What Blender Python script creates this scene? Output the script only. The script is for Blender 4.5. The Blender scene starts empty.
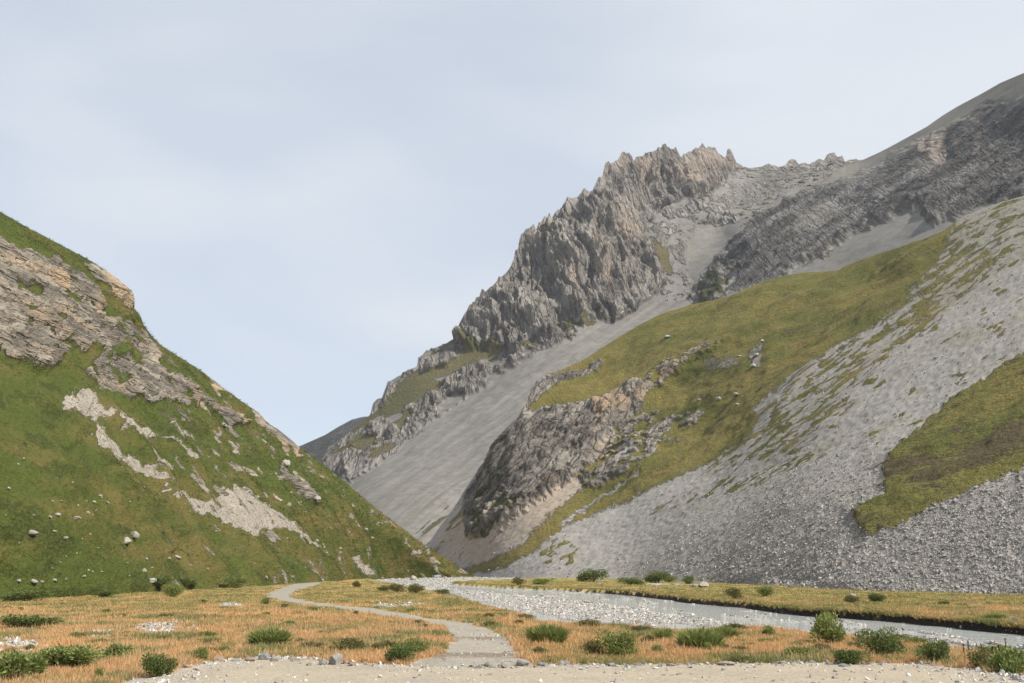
import bpy, math, random
import numpy as np

random.seed(7)
RNG = np.random.default_rng(11)
S = bpy.context.scene
COL = S.collection
R_ = math.radians

# ------------------------------------------------------------------ camera
F = 1098.0
TILT = math.atan((568 - 341.5) / F)
CAM = np.array([0.0, 0.0, 3.0])
cam_d = bpy.data.cameras.new('camera')
cam = bpy.data.objects.new('camera', cam_d)
COL.objects.link(cam)
cam.location = CAM
cam.rotation_euler = (math.pi / 2 + TILT, 0, 0)
cam_d.sensor_width = 36
cam_d.lens = 36 * F / 1024
cam_d.clip_start = 0.1
cam_d.clip_end = 30000
S.camera = cam


def ray(px, py):
    """directions with unit forward (y) component"""
    x = (np.asarray(px, float) - 512) / F
    y = (341.5 - np.asarray(py, float)) / F
    dy = math.cos(TILT) - y * math.sin(TILT)
    dz = math.sin(TILT) + y * math.cos(TILT)
    return x / dy, dz / dy


def point(px, py, d):
    rx, rz = ray(px, py)
    d = np.asarray(d, float)
    return np.stack([CAM[0] + rx * d, CAM[1] + d, CAM[2] + rz * d], -1)


def project(P):
    d = P[..., 1] - CAM[1]
    x = (P[..., 0] - CAM[0]) / d
    z = (P[..., 2] - CAM[2]) / d
    # unit forward -> camera frame
    fw = math.cos(TILT) + z * math.sin(TILT)
    up = -math.sin(TILT) + z * math.cos(TILT)
    return 512 + F * x / fw, 341.5 - F * up / fw


def floor_d(py, z=0.0):
    _, rz = ray(512, py)
    return (z - CAM[2]) / rz


def floor_pt(px, py, z=0.0):
    d = floor_d(py, z)
    rx, _ = ray(px, py)
    return np.array([rx * d, d])


# ------------------------------------------------------------------ noise
_perm = RNG.permutation(512).astype(np.int64)
_perm = np.concatenate([_perm, _perm])
_g = RNG.normal(size=(512, 3))
_g /= np.linalg.norm(_g, axis=1)[:, None]


def perlin(x, y, z):
    xi = np.floor(x).astype(np.int64); yi = np.floor(y).astype(np.int64); zi = np.floor(z).astype(np.int64)
    xf = x - xi; yf = y - yi; zf = z - zi
    u = xf * xf * xf * (xf * (xf * 6 - 15) + 10)
    v = yf * yf * yf * (yf * (yf * 6 - 15) + 10)
    w = zf * zf * zf * (zf * (zf * 6 - 15) + 10)

    def corner(i, j, k):
        h = _perm[(_perm[(_perm[(xi + i) & 511] + yi + j) & 511] + zi + k) & 511]
        g = _g[h]
        return g[..., 0] * (xf - i) + g[..., 1] * (yf - j) + g[..., 2] * (zf - k)
    a = corner(0, 0, 0) * (1 - u) + corner(1, 0, 0) * u
    b = corner(0, 1, 0) * (1 - u) + corner(1, 1, 0) * u
    c = corner(0, 0, 1) * (1 - u) + corner(1, 0, 1) * u
    d = corner(0, 1, 1) * (1 - u) + corner(1, 1, 1) * u
    return ((a * (1 - v) + b * v) * (1 - w) + (c * (1 - v) + d * v) * w) * 1.5


def fbm(x, y, z, octv=4, gain=0.5, lac=2.03):
    s = 0; a = 1.0
    for i in range(octv):
        s = s + a * perlin(x + 17.3 * i, y - 9.1 * i, z + 5.7 * i)
        x = x * lac; y = y * lac; z = z * lac; a *= gain
    return s


def ridged(x, y, z, octv=4, gain=0.5, lac=2.07):
    s = 0; a = 1.0
    for i in range(octv):
        n = 1 - np.abs(perlin(x + 11.3 * i, y + 3.1 * i, z - 7.7 * i)) * 2
        s = s + a * n
        x = x * lac; y = y * lac; z = z * lac; a *= gain
    return s


def smooth(a, b, x):
    t = np.clip((x - a) / (b - a), 0, 1)
    return t * t * (3 - 2 * t)


# ------------------------------------------------------------------ plan regions
def sdist(px, py, poly):
    """signed distance to a closed outline, positive inside"""
    poly = np.asarray(poly, float)
    out = np.full(px.shape, -60.0)
    lo = poly.min(0) - 40; hi = poly.max(0) + 40
    sel = (px > lo[0]) & (px < hi[0]) & (py > lo[1]) & (py < hi[1])
    if not sel.any():
        return out
    x = px[sel]; y = py[sel]
    d2 = np.full(x.shape, 1e18); ins = np.zeros(x.shape, bool)
    n = len(poly)
    for i in range(n):
        ax, ay = poly[i]; bx, by = poly[(i + 1) % n]
        ex, ey = bx - ax, by - ay
        L = ex * ex + ey * ey + 1e-9
        t = np.clip(((x - ax) * ex + (y - ay) * ey) / L, 0, 1)
        d2 = np.minimum(d2, (x - ax - t * ex) ** 2 + (y - ay - t * ey) ** 2)
        if ay != by:
            c = ((ay > y) != (by > y)) & (x < (bx - ax) * (y - ay) / (by - ay) + ax)
            ins ^= c
    d = np.sqrt(d2)
    out[sel] = np.where(ins, d, -d)
    return out


class Spline2:
    """thin plate spline of inverse depth (a plane is an affine function of it)"""
    def __init__(self, pts):
        p = np.asarray(pts, float)
        self.c = p[:, :2] / 100.0
        q = 1000.0 / p[:, 2]
        n = len(p)
        d = np.linalg.norm(self.c[:, None] - self.c[None], axis=2)
        K = np.where(d > 0, d * d * np.log(d + 1e-12), 0) + np.eye(n) * 0.02
        P = np.concatenate([np.ones((n, 1)), self.c], 1)
        A = np.zeros((n + 3, n + 3)); A[:n, :n] = K; A[:n, n:] = P; A[n:, :n] = P.T
        self.w = np.linalg.solve(A, np.concatenate([q, np.zeros(3)]))

    def __call__(self, px, py):
        x = px / 100.0; y = py / 100.0
        s = self.w[-3] + self.w[-2] * x + self.w[-1] * y
        for (cx, cy), w in zip(self.c, self.w[:-3]):
            r2 = (x - cx) ** 2 + (y - cy) ** 2
            s = s + w * 0.5 * r2 * np.log(r2 + 1e-12)
        return 1000.0 / np.maximum(s, 0.12)


def grid_faces(nr, nc):
    i = np.arange(nr - 1)[:, None] * nc + np.arange(nc - 1)[None]
    i = i.ravel()
    return np.stack([i, i + 1, i + nc + 1, i + nc], 1)


def mesh_from(name, V, Fq, smooth_shade=True, attrs=None, nper=4):
    me = bpy.data.meshes.new(name)
    V = np.ascontiguousarray(V, np.float32); Fq = np.ascontiguousarray(Fq, np.int32)
    me.vertices.add(len(V)); me.vertices.foreach_set('co', V.ravel())
    nf = len(Fq)
    me.loops.add(nf * nper); me.loops.foreach_set('vertex_index', Fq.ravel())
    me.polygons.add(nf)
    me.polygons.foreach_set('loop_start', np.arange(0, nf * nper, nper, dtype=np.int32))
    me.polygons.foreach_set('loop_total', np.full(nf, nper, np.int32))
    me.update(calc_edges=True)
    me.polygons.foreach_set('use_smooth', np.full(nf, smooth_shade, bool))
    for k, a in (attrs or {}).items():
        a = np.asarray(a, np.float32)
        at = me.color_attributes.new(k, 'FLOAT_COLOR', 'POINT')
        c = np.ones((len(V), 4), np.float32); c[:, :a.shape[1]] = a
        at.data.foreach_set('color', c.ravel())
    me.validate()
    return me


def link(name, me, mat=None, parent=None):
    o = bpy.data.objects.new(name, me)
    COL.objects.link(o)
    if mat: me.materials.append(mat)
    if parent: o.parent = parent
    return o


def tag(o, label, cat, group=None, kind=None):
    o['label'] = label; o['category'] = cat
    if group: o['group'] = group
    if kind: o['kind'] = kind
    return o


def normals_of(P):
    du = np.gradient(P, axis=1); dv = np.gradient(P, axis=0)
    n = np.cross(du, dv)
    n /= np.linalg.norm(n, axis=2)[..., None] + 1e-9
    flip = n[..., 1] > 0
    n[flip] *= -1
    return n


# ------------------------------------------------------------------ shader helpers
class NT:
    def __init__(self, name):
        self.m = bpy.data.materials.new(name); self.m.use_nodes = True
        self.t = self.m.node_tree; self.t.nodes.clear()
        self.out = self.n('ShaderNodeOutputMaterial')
        self.b = self.n('ShaderNodeBsdfPrincipled')
        self.l(self.b.outputs[0], self.out.inputs[0])
        self.b.inputs['Roughness'].default_value = 0.95
        self.b.inputs['Specular IOR Level'].default_value = 0.15
        self.tc = self.n('ShaderNodeTexCoord')

    def n(self, t, **kw):
        n = self.t.nodes.new(t)
        for k, v in kw.items(): setattr(n, k, v)
        return n

    def l(self, a, b): self.t.links.new(a, b)

    def val(self, inp, v):
        if hasattr(v, 'is_linked') or isinstance(v, bpy.types.NodeSocket): self.l(v, inp)
        else: inp.default_value = v

    def attr(self, name, ch=None):
        a = self.n('ShaderNodeAttribute', attribute_name=name)
        s = self.n('ShaderNodeSeparateColor'); self.l(a.outputs['Color'], s.inputs[0])
        return s.outputs[0], s.outputs[1], s.outputs[2]

    def noise(self, scale, detail=6, rough=0.6, stretch=None, rot=None, dist=0.0):
        v = self.tc.outputs['Object']
        if stretch or rot:
            mp = self.n('ShaderNodeMapping')
            mp.inputs['Scale'].default_value = stretch or (1, 1, 1)
            mp.inputs['Rotation'].default_value = (0, 0, 0)
            if rot:
                m0 = self.n('ShaderNodeMapping'); m0.inputs['Rotation'].default_value = rot
                self.l(v, m0.inputs[0]); v = m0.outputs[0]
            self.l(v, mp.inputs[0]); v = mp.outputs[0]
        n = self.n('ShaderNodeTexNoise')
        n.inputs['Scale'].default_value = scale; n.inputs['Detail'].default_value = detail
        n.inputs['Roughness'].default_value = rough; n.inputs['Distortion'].default_value = dist
        self.l(v, n.inputs['Vector'])
        return n.outputs['Fac']

    def voro(self, scale, feature='F1', out='Color'):
        n = self.n('ShaderNodeTexVoronoi', feature=feature)
        n.inputs['Scale'].default_value = scale
        self.l(self.tc.outputs['Object'], n.inputs['Vector'])
        return n.outputs[out]

    def math(self, op, a, b=0.0, clamp=False):
        n = self.n('ShaderNodeMath', operation=op, use_clamp=clamp)
        self.val(n.inputs[0], a); self.val(n.inputs[1], b)
        return n.outputs[0]

    def ramp(self, f, stops):
        n = self.n('ShaderNodeValToRGB'); e = n.color_ramp.elements
        while len(e) < len(stops): e.new(0.5)
        for k, (p, c) in zip(e, stops):
            k.position = p; k.color = (*c, 1) if len(c) == 3 else c
        self.l(f, n.inputs[0]); return n.outputs[0]

    def step(self, f, a, b):
        n = self.n('ShaderNodeMapRange', interpolation_type='SMOOTHSTEP')
        self.val(n.inputs[0], f); n.inputs[1].default_value = a; n.inputs[2].default_value = b
        return n.outputs[0]

    def mix(self, f, a, b, mode='MIX'):
        n = self.n('ShaderNodeMix', data_type='RGBA', blend_type=mode)
        self.val(n.inputs[0], f)
        for i, v in ((6, a), (7, b)):
            if isinstance(v, bpy.types.NodeSocket): self.l(v, n.inputs[i])
            else: n.inputs[i].default_value = (*v, 1)
        return n.outputs[2]

    def bump(self, h, strength, dist):
        n = self.n('ShaderNodeBump'); n.inputs['Strength'].default_value = strength
        n.inputs['Distance'].default_value = dist; self.l(h, n.inputs['Height'])
        self.l(n.outputs[0], self.b.inputs['Normal']); return n

    def colour(self, c): self.val(self.b.inputs['Base Color'], c)


def terrain_mat(name, grass, dry, dark, scree, scree2, rock, rock2, rust, sc, rock_rot, rock_str, shale=None, ckf=0.6):
    """cover attribute: R grass, G scree, B heather/dark plants; tint: R dryness, G rust, B scree brownness"""
    t = NT(name)
    g, s, h = t.attr('cover'); d, ru, br = t.attr('tint'); sv1, gs1, dk1 = t.attr('vary')
    nf = t.noise(1.0 / sc, 5, 0.65)                    # patchy
    nfine = t.noise(4.0 / sc, 4, 0.7)
    big = t.noise(0.12 / sc, 5, 0.6)
    # grass
    gd = t.step(t.math('ADD', d, t.math('MULTIPLY', t.math('SUBTRACT', nf, 0.5), 1.1)), 0.1, 0.95)
    gc = t.mix(gd, grass, dry)
    gc = t.mix(t.step(t.math('ADD', h, t.math('MULTIPLY', t.math('SUBTRACT', nfine, 0.5), 1.6)), 0.35, 0.8), gc, dark)
    gc = t.mix(t.math('MULTIPLY', t.step(nfine, 0.35, 0.7), 0.45), gc, t.mix(0.6, gc, (0.012, 0.018, 0.005)))
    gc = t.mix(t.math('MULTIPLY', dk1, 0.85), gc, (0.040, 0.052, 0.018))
    gd_c = t.mix(0.5, grass, dry)
    # scree
    vs = t.voro(2.2 / sc)
    sv = t.n('ShaderNodeSeparateColor'); t.l(vs, sv.inputs[0])
    scol = t.mix(sv.outputs[0], scree, scree2)
    scol = t.mix(0.55, scol, t.mix(sv1, scree2, scree))
    scol = t.mix(t.math('MULTIPLY', dk1, 0.75), scol, (0.085, 0.08, 0.074))
    scol = t.mix(t.math('MULTIPLY', gs1, 0.6), scol, t.mix(0.5, gd_c, scol))
    if shale is None: scol = t.mix(br, scol, t.mix(1.0, scol, (1.06, 0.92, 0.78), 'MULTIPLY'))
    # rock
    rn = t.noise(0.35 / sc, 8, 0.68, stretch=rock_str, rot=rock_rot, dist=0.4)
    rn2 = t.noise(1.6 / sc, 6, 0.7, stretch=rock_str, rot=rock_rot)
    rc = t.mix(t.step(rn, 0.36, 0.64), rock, rock2)
    if shale is not None:
        h1 = t.noise(0.5 / sc, 8, 0.72, stretch=(0.22, 0.1, 1.6), rot=(0, 0.62, 0), dist=0.3)
        h2 = t.noise(0.16 / sc, 5, 0.6)
        hc = t.mix(t.step(h1, 0.40, 0.62), shale[0], shale[1])
        hc = t.mix(t.math('MULTIPLY', t.step(h2, 0.52, 0.68), 0.5), hc, shale[0])
        rc = t.mix(br, rc, hc)
    rn3 = t.noise(5.0 / sc, 5, 0.75, stretch=rock_str, rot=rock_rot)
    rc = t.mix(t.math('MULTIPLY', t.step(rn2, 0.5, 0.74), 0.4), rc, t.mix(0.6, rc, (0.02, 0.02, 0.02)))
    rc = t.mix(t.math('MULTIPLY', t.step(rn3, 0.5, 0.74), 0.4), rc, t.mix(0.7, rc, (0.02, 0.02, 0.02)))
    rc = t.mix(t.math('MULTIPLY', t.step(rn3, 0.48, 0.3), 0.35), rc, t.mix(1.0, rc, (1.45, 1.42, 1.38), 'MULTIPLY'))
    def cracks(scale):
        m0 = t.n('ShaderNodeMapping'); m0.inputs['Rotation'].default_value = rock_rot; t.l(t.tc.outputs['Object'], m0.inputs[0])
        m1 = t.n('ShaderNodeMapping'); m1.inputs['Scale'].default_value = rock_str; t.l(m0.outputs[0], m1.inputs[0])
        wn = t.n('ShaderNodeTexNoise'); wn.inputs['Scale'].default_value = 1.5 / sc; wn.inputs['Detail'].default_value = 4; t.l(m1.outputs[0], wn.inputs['Vector'])
        vm = t.n('ShaderNodeVectorMath', operation='MULTIPLY_ADD'); vm.inputs[1].default_value = (1.4 * sc,) * 3; t.l(wn.outputs['Color'], vm.inputs[0]); t.l(m1.outputs[0], vm.inputs[2])
        v = t.n('ShaderNodeTexVoronoi', feature='DISTANCE_TO_EDGE'); v.inputs['Scale'].default_value = scale; t.l(vm.outputs[0], v.inputs['Vector'])
        return v.outputs['Distance']
    ck = cracks(0.75 / sc); ck2 = cracks(2.2 / sc)
    rc = t.mix(t.math('MULTIPLY', t.step(ck, 0.08, 0.0), ckf), rc, t.mix(0.7, rc, (0.02, 0.018, 0.016)))
    rc = t.mix(t.math('MULTIPLY', t.step(ck2, 0.10, 0.0), ckf * 0.6), rc, t.mix(0.6, rc, (0.02, 0.018, 0.016)))
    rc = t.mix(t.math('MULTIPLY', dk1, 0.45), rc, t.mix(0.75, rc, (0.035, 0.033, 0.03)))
    rc = t.mix(t.step(t.math('ADD', ru, t.math('MULTIPLY', t.math('SUBTRACT', rn2, 0.5), 1.2)), 0.3, 1.0), rc, rust)
    base = t.mix(t.step(t.math('ADD', s, t.math('MULTIPLY', t.math('SUBTRACT', nf, 0.5), 0.7)), 0.35, 0.65), rc, scol)
    gm = t.step(t.math('ADD', g, t.math('MULTIPLY', t.math('SUBTRACT', nfine, 0.5), 0.9)), 0.36, 0.66)
    base = t.mix(gm, base, gc)
    t.colour(base)
    isr = t.math('SUBTRACT', 1.0, t.math('MAXIMUM', s, gm))
    hgt = t.math('ADD', t.math('MULTIPLY', t.math('ADD', t.math('MULTIPLY', t.step(ck, 0.0, 0.2), 1.0), t.math('ADD', rn2, t.math('MULTIPLY', rn3, 0.6))), isr), t.math('ADD', t.math('MULTIPLY', t.math('MULTIPLY', nfine, gm), 0.6), t.math('MULTIPLY', sv.outputs[1], 0.10)))
    t.bump(hgt, 0.9, sc * 0.8)
    return t.m


# ------------------------------------------------------------------ terrain patches
class Patch:
    def __init__(self, name, px0, px1, step, bottom, top, nrows, ctrl, back, back_slope=0.6, bias=1.0, teeth=None):
        self.px = np.arange(px0, px1 + step, step)
        nc = len(self.px)
        b = np.interp(self.px, *np.array(bottom, float).T)
        tp = np.interp(self.px, *np.array(top, float).T)
        if teeth is not None: tp = tp + teeth(self.px)
        t = np.linspace(0, 1, nrows) ** bias
        self.PX = np.repeat(self.px[None], nrows, 0)
        k = 25; ker = np.hanning(2 * k + 1); ker /= ker.sum()
        ts = np.convolve(np.pad(tp, k, mode='edge'), ker, 'valid') + 16
        ts = np.maximum(np.minimum(ts, b - 2), tp + 3)
        sp_ = 0.88
        lo = np.clip(t / sp_, 0, 1)[:, None]; hi = np.clip((t - sp_) / (1 - sp_), 0, 1)[:, None]
        self.PY = b[None] + (ts - b)[None] * lo + (tp - ts)[None] * hi
        self.top = tp; self.bot = b; self.nrows_ = nrows
        sp = Spline2(ctrl)
        self.D = sp(self.PX, self.PY)
        self.P = point(self.PX, self.PY, self.D)
        a = point(self.PX + 2, self.PY, sp(self.PX + 2, self.PY)) - self.P
        b_ = point(self.PX, self.PY + 2, sp(self.PX, self.PY + 2)) - self.P
        n = np.cross(a, b_); n /= np.linalg.norm(n, axis=2)[..., None] + 1e-9
        n[n[..., 1] > 0] *= -1
        self.N = n
        self.name = name; self.back = back; self.back_slope = back_slope
        self.nr, self.nc = nrows, nc

    def finish(self, mat, cover, tint, vary=None):
        if vary is None: vary = np.zeros(cover.shape) + np.array([0.5, 0, 0])
        # the far side of the hill, running down behind the skyline
        P = self.P
        last = P[-1]
        hor = np.stack([last[:, 0] - CAM[0], last[:, 1] - CAM[1]], 1)
        hor /= np.linalg.norm(hor, axis=1)[:, None]
        rows = []
        for k, s in enumerate((0.02, 0.06, 0.15, 0.35, 0.7, 1.0)):
            L = s * self.back
            q = last.copy()
            q[:, :2] += hor * L
            q[:, 2] = last[:, 2] - L * self.back_slope * (0.5 + 0.5 * s)
            if k > 0:
                ker = 3 + 6 * k
                q[:, 2] = np.convolve(np.pad(q[:, 2], ker, mode='edge'), np.ones(2 * ker + 1) / (2 * ker + 1), 'valid') - 0.002 * L
            rows.append(q)
        A = np.concatenate([P, np.stack(rows)], 0)
        pad = lambda c: np.concatenate([c, np.repeat(c[-1:], len(rows), 0)], 0)
        nr = self.nr + len(rows)
        me = mesh_from(self.name, A.reshape(-1, 3), grid_faces(nr, self.nc),
                       attrs={'cover': pad(cover).reshape(-1, 3), 'tint': pad(tint).reshape(-1, 3), 'vary': pad(vary).reshape(-1, 3)})
        o = link(self.name, me, mat)
        o['kind'] = 'structure'
        self.cover = cover
        return o

    def at(self, px, py):
        """surface point seen at this place of the plan"""
        j = int(np.clip(round((px - self.px[0]) / (self.px[1] - self.px[0])), 0, self.nc - 1))
        col = self.PY[:, j]
        i = int(np.argmin(np.abs(col - py)))
        return self.P[i, j]


def saw(t):
    f = t - np.floor(t)
    return np.where(f < 0.82, f / 0.82, (1 - f) / 0.18)


def warp(px, py, seed, amp, scale):
    n = np.full(px.shape, seed * 3.7)
    return (px + amp * fbm(px / scale, py / scale, n, 3), py + amp * fbm(px / scale + 40, py / scale, n + 9, 3))


# ------------------------------------------------------------------ left hill
def masks(pt, seed, amp=4, scale=14):
    X, Y = warp(pt.PX, pt.PY, seed, amp, scale)
    return lambda poly, f=3.0: smooth(-f, f, sdist(X, Y, poly))


def union(*a):
    r = a[0]
    for b in a[1:]: r = np.maximum(r, b)
    return r


FOOT_L = [(-300, 619), (-150, 610), (0, 600), (60, 597.5), (120, 594), (180, 590.5), (240, 587), (300, 583.2), (365, 578.8), (410, 576.6), (455, 574.5), (480, 573.5)]
SKY_L = [(-300, 60), (-150, 135), (-60, 183), (0, 211.7), (29, 229), (64, 246), (88, 258.6), (111, 274.7), (125, 286), (132, 292.5), (134, 299), (134.5, 308), (140.6, 315.7), (143.5, 324.5), (152, 336), (161, 345), (181.6, 358), (205, 373), (225, 389), (243, 402), (258.4, 413), (270, 424), (283, 433), (298, 446.9), (315, 459), (335, 474.5), (356, 492), (378, 510), (397, 524), (415, 538), (438, 553), (459.7, 567.5), (470, 574), (490, 580)]
ctrl = [(x, y, floor_d(y)) for x, y in FOOT_L[:9]] + [(410, 577, 380), (440, 576, 400)]
ctrl += [(-300, 60, 150), (-150, 135, 180), (0, 212, 220), (88, 259, 248), (134, 300, 262), (160, 345, 272), (205, 373, 292), (258, 413, 318), (298, 447, 338), (335, 474, 355), (378, 510, 378), (415, 538, 396), (445, 560, 410), (470, 574, 420)]
ctrl += [(20, 350, 158), (100, 350, 205), (40, 300, 190), (100, 300, 232), (60, 480, 128), (150, 480, 175), (220, 500, 222)]
hillL = Patch('hill', -300, 480, 1.15, [(x, y + 5) for x, y in FOOT_L], SKY_L, 330, ctrl, 260, 0.55)
pt = hillL
m = masks(pt, 1, 4, 12); ms = masks(pt, 2, 5, 9)
P0 = pt.P.copy(); x, y, z = P0[..., 0], P0[..., 1], P0[..., 2]
cliff = m([(-320, 90), (-60, 208), (0, 240), (30, 250), (55, 259), (75, 272), (95, 285), (103, 300), (125, 318), (143, 326), (158, 348), (164, 362), (140, 352), (118, 351), (95, 345), (84, 355), (70, 350), (56, 366), (45, 373), (30, 365), (10, 356), (0, 350), (-60, 328), (-320, 230)])
edge = m([(84, 258), (110, 273), (133, 290), (136, 308), (131, 309), (120, 300), (105, 285), (92, 275)])
rub = m([(82, 372), (98, 354), (118, 352), (150, 354), (166, 375), (186, 388), (203, 402), (190, 404), (165, 398), (150, 404), (128, 398), (105, 390)]) * smooth(-0.25, 0.25, fbm(x / 6, y / 6, z / 6, 3) + 0.38)
tan1 = m([(196, 398), (215, 404), (236, 416), (246, 424), (240, 428), (220, 416), (203, 408)])
tan2 = m([(252, 408), (268, 420), (285, 434), (299, 447), (303, 456), (292, 452), (276, 440), (258, 424)])
crags = union(m([(278, 464), (286, 472), (294, 484), (312, 500), (320, 507), (312, 506), (298, 494), (284, 480)]), m([(170, 375), (182, 376), (196, 388), (190, 392), (178, 386)]))
ledge = union(m([(44, 283), (62, 287), (80, 297), (78, 301), (58, 293)]), m([(98, 298), (118, 306), (140, 318), (143, 325), (128, 322), (108, 314)]),
              m([(52, 338), (66, 342), (80, 350), (70, 362), (56, 366)]), m([(112, 345), (140, 352), (136, 356), (118, 352)]))
speck = smooth(0.2, 0.45, fbm(x / 5, y / 5, z / 2.5, 3)) * m([(-320, 60), (0, 212), (134, 290), (165, 350), (50, 380), (-320, 240)])
rock = np.clip(union(cliff, edge, rub * 0.9, tan1, tan2, crags) - ledge * 0.95 - speck * 0.75, 0, 1)
scr = union(
    ms([(62, 396), (72, 392), (90, 391), (98, 398), (114, 411), (107, 415), (98, 420), (93, 418), (80, 414), (68, 409)]),
    ms([(97, 421), (107, 431), (126, 446), (142, 459), (160, 467), (174, 480), (178, 487), (164, 479), (141, 467), (125, 457), (111, 451), (95, 446), (92, 437)]),
    ms([(113, 411), (122, 417), (131, 423), (145, 431), (146, 440), (138, 436), (126, 429)]), ms([(145, 430), (155, 433), (156, 439), (147, 440)]),
    ms([(150, 446), (162, 456), (178, 465), (174, 472), (164, 466), (152, 454)]),
    ms([(168, 419), (176, 424), (200, 437), (198, 440), (184, 433)], 2), ms([(160, 433), (176, 441), (190, 457), (202, 460), (199, 455), (185, 446), (172, 436)], 2),
    ms([(166, 487), (184, 489), (206, 500), (221, 507), (218, 497), (234, 486), (256, 503), (281, 516), (299, 529), (320, 548), (302, 542), (283, 529), (265, 526), (259, 541), (240, 532), (218, 521), (196, 508), (178, 497)]),
    ms([(349, 556), (356, 558), (364, 562), (377, 577), (369, 578), (362, 570)], 2), ms([(130, 392), (146, 394), (166, 400), (150, 402)], 2), ms([(404, 553), (424, 550), (424, 555), (412, 557)], 1.5) * 0.8,
    ms([(426, 546), (429, 546), (428, 558), (425, 558)], 1.2) * 0.7)
gaps = smooth(0.1, 0.42, fbm(x / 4, y / 4, z / 3, 3))
scr = np.clip(scr - gaps * 0.5, 0, 1)
scr *= 1 - cliff
# small outcrops dotted over the upper half
dots = smooth(0.28, 0.5, fbm(x / 7 + 3, y / 7, z / 4, 3)) * smooth(120, 200, pt.PX) * 0.75
grass = np.clip(1 - np.maximum(rock, scr) - dots, 0, 1)
hth = smooth(-0.1, 0.6, fbm(x / 13, y / 13, z / 4.5, 5, .72)) * 0.7
hth = np.maximum(hth, 0.5 * smooth(20, 90, pt.PX - 180) * smooth(0, 0.5, fbm(x / 9, y / 9, z / 6, 3) + .1))
dryn = np.clip(0.33 + 0.55 * fbm(x / 26, y / 26, z / 6, 5, .6) + 0.25 * smooth(470, 540, pt.PY) * smooth(60, 140, pt.PX) - 0.25 * smooth(545, 600, pt.PY), 0, 1)
rust = np.clip(0.25 + 0.7 * fbm(x / 14, y / 14, z / 5, 3) + 0.15 * (tan1 + tan2) + .45 * edge, 0, 1)
n = pt.N
disp = 1.6 * fbm(x / 22, y / 22, z / 22, 4) + grass * (0.30 * fbm(x / 3.5, y / 3.5, z / 3.5, 3) + 0.28 * saw(z / 1.7 + 1.2 * fbm(x / 9, y / 9, z / 9, 3)) * smooth(-.3, .4, fbm(x / 17, y / 17, z / 17, 3)))
disp += scr * 0.25 * fbm(x / 1.5, y / 1.5, z / 1.5, 2)
# bedded limestone: ledges dipping to the right
bed = z + 0.36 * x
crk = ridged(x / 9 + 4, y / 14, z / 30, 4, 0.6)
bw = bed + 2.2 * fbm(x / 18, y / 18, z / 18, 4)
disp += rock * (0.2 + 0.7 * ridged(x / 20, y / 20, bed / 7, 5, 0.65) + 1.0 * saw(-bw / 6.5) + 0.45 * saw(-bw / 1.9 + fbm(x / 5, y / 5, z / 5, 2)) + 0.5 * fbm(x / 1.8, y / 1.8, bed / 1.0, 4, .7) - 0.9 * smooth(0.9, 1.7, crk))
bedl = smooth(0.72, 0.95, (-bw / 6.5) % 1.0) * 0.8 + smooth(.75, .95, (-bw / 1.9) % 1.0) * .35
PYt = pt.PY - pt.top[None]
foot_fade = smooth(0, 12, pt.bot[None] - pt.PY)
pt.P = P0 + n * (disp * foot_fade * (0.12 + 0.88 * smooth(0, 26, PYt)))[..., None]
MAT_L = terrain_mat('hill_turf', (0.090, 0.114, 0.025), (0.178, 0.142, 0.047), (0.070, 0.082, 0.022),
                    (0.30, 0.277, 0.238), (0.205, 0.188, 0.16), (0.50, 0.435, 0.345), (0.27, 0.242, 0.205), (0.52, 0.385, 0.26), 2.2, (0, -0.32, 0), (0.5, 0.25, 1.7))
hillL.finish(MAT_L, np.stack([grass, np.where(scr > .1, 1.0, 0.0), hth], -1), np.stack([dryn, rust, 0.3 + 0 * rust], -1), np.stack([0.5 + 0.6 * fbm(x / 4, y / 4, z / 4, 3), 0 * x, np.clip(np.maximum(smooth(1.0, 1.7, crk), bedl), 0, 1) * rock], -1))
dryn_L, hth_L = dryn, hth
SCR_L = scr; GRASS_L = grass

# ------------------------------------------------------------------ right slope
FOOT_R = [(395, 573), (430, 574), (470, 575.6), (520, 577), (560, 577.8), (640, 579.5), (700, 582), (780, 586), (830, 589), (920, 592), (1024, 594.5), (1200, 598), (1400, 601)]
SKY_R = [(395, 572), (404, 567), (425, 548), (440, 526), (455, 506), (470, 481), (483, 462), (492, 449), (498, 438), (507, 428), (518, 418), (527, 404), (531, 392), (537, 381), (548, 374), (560, 370), (585, 359), (610, 343), (640, 325), (665, 312.5), (690, 305), (712, 301), (735, 294), (760, 283), (785, 276), (805, 272), (838, 270), (847, 265), (880, 253), (910, 243), (945, 229), (955, 221), (968, 214), (1000, 203), (1024, 196), (1100, 168), (1400, 60)]
ctrl = [(x, y, min(floor_d(y), 470)) for x, y in FOOT_R[1:]]
ctrl += [(395, 570, 620), (425, 548, 590), (455, 506, 575), (483, 462, 580), (498, 438, 575), (531, 392, 590), (585, 359, 612), (640, 325, 615), (690, 305, 600), (760, 283, 570), (838, 270, 525), (945, 229, 450), (1024, 196, 410), (1100, 168, 380), (1400, 60, 300)]
ctrl += [(480, 535, 470), (505, 524, 455), (560, 490, 455), (600, 472, 455), (520, 470, 490), (560, 440, 505), (545, 410, 560), (610, 410, 520), (640, 470, 420), (700, 440, 420), (700, 350, 520), (800, 330, 455)]
hillR = Patch('mountain_slope', 395, 1400, 1.25, [(x, y + 4) for x, y in FOOT_R], SKY_R, 380, ctrl, 260, 0.25)
pt = hillR
m_ = masks(pt, 11, 5, 16); m2_ = masks(pt, 13, 5, 5); m = lambda poly, f=3.0: 0.5 * (m_(poly, f) + m2_(poly, f)); mf = masks(pt, 12, 3, 7)
P0 = pt.P.copy(); x, y, z = P0[..., 0], P0[..., 1], P0[..., 2]; PX, PY = pt.PX, pt.PY
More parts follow.
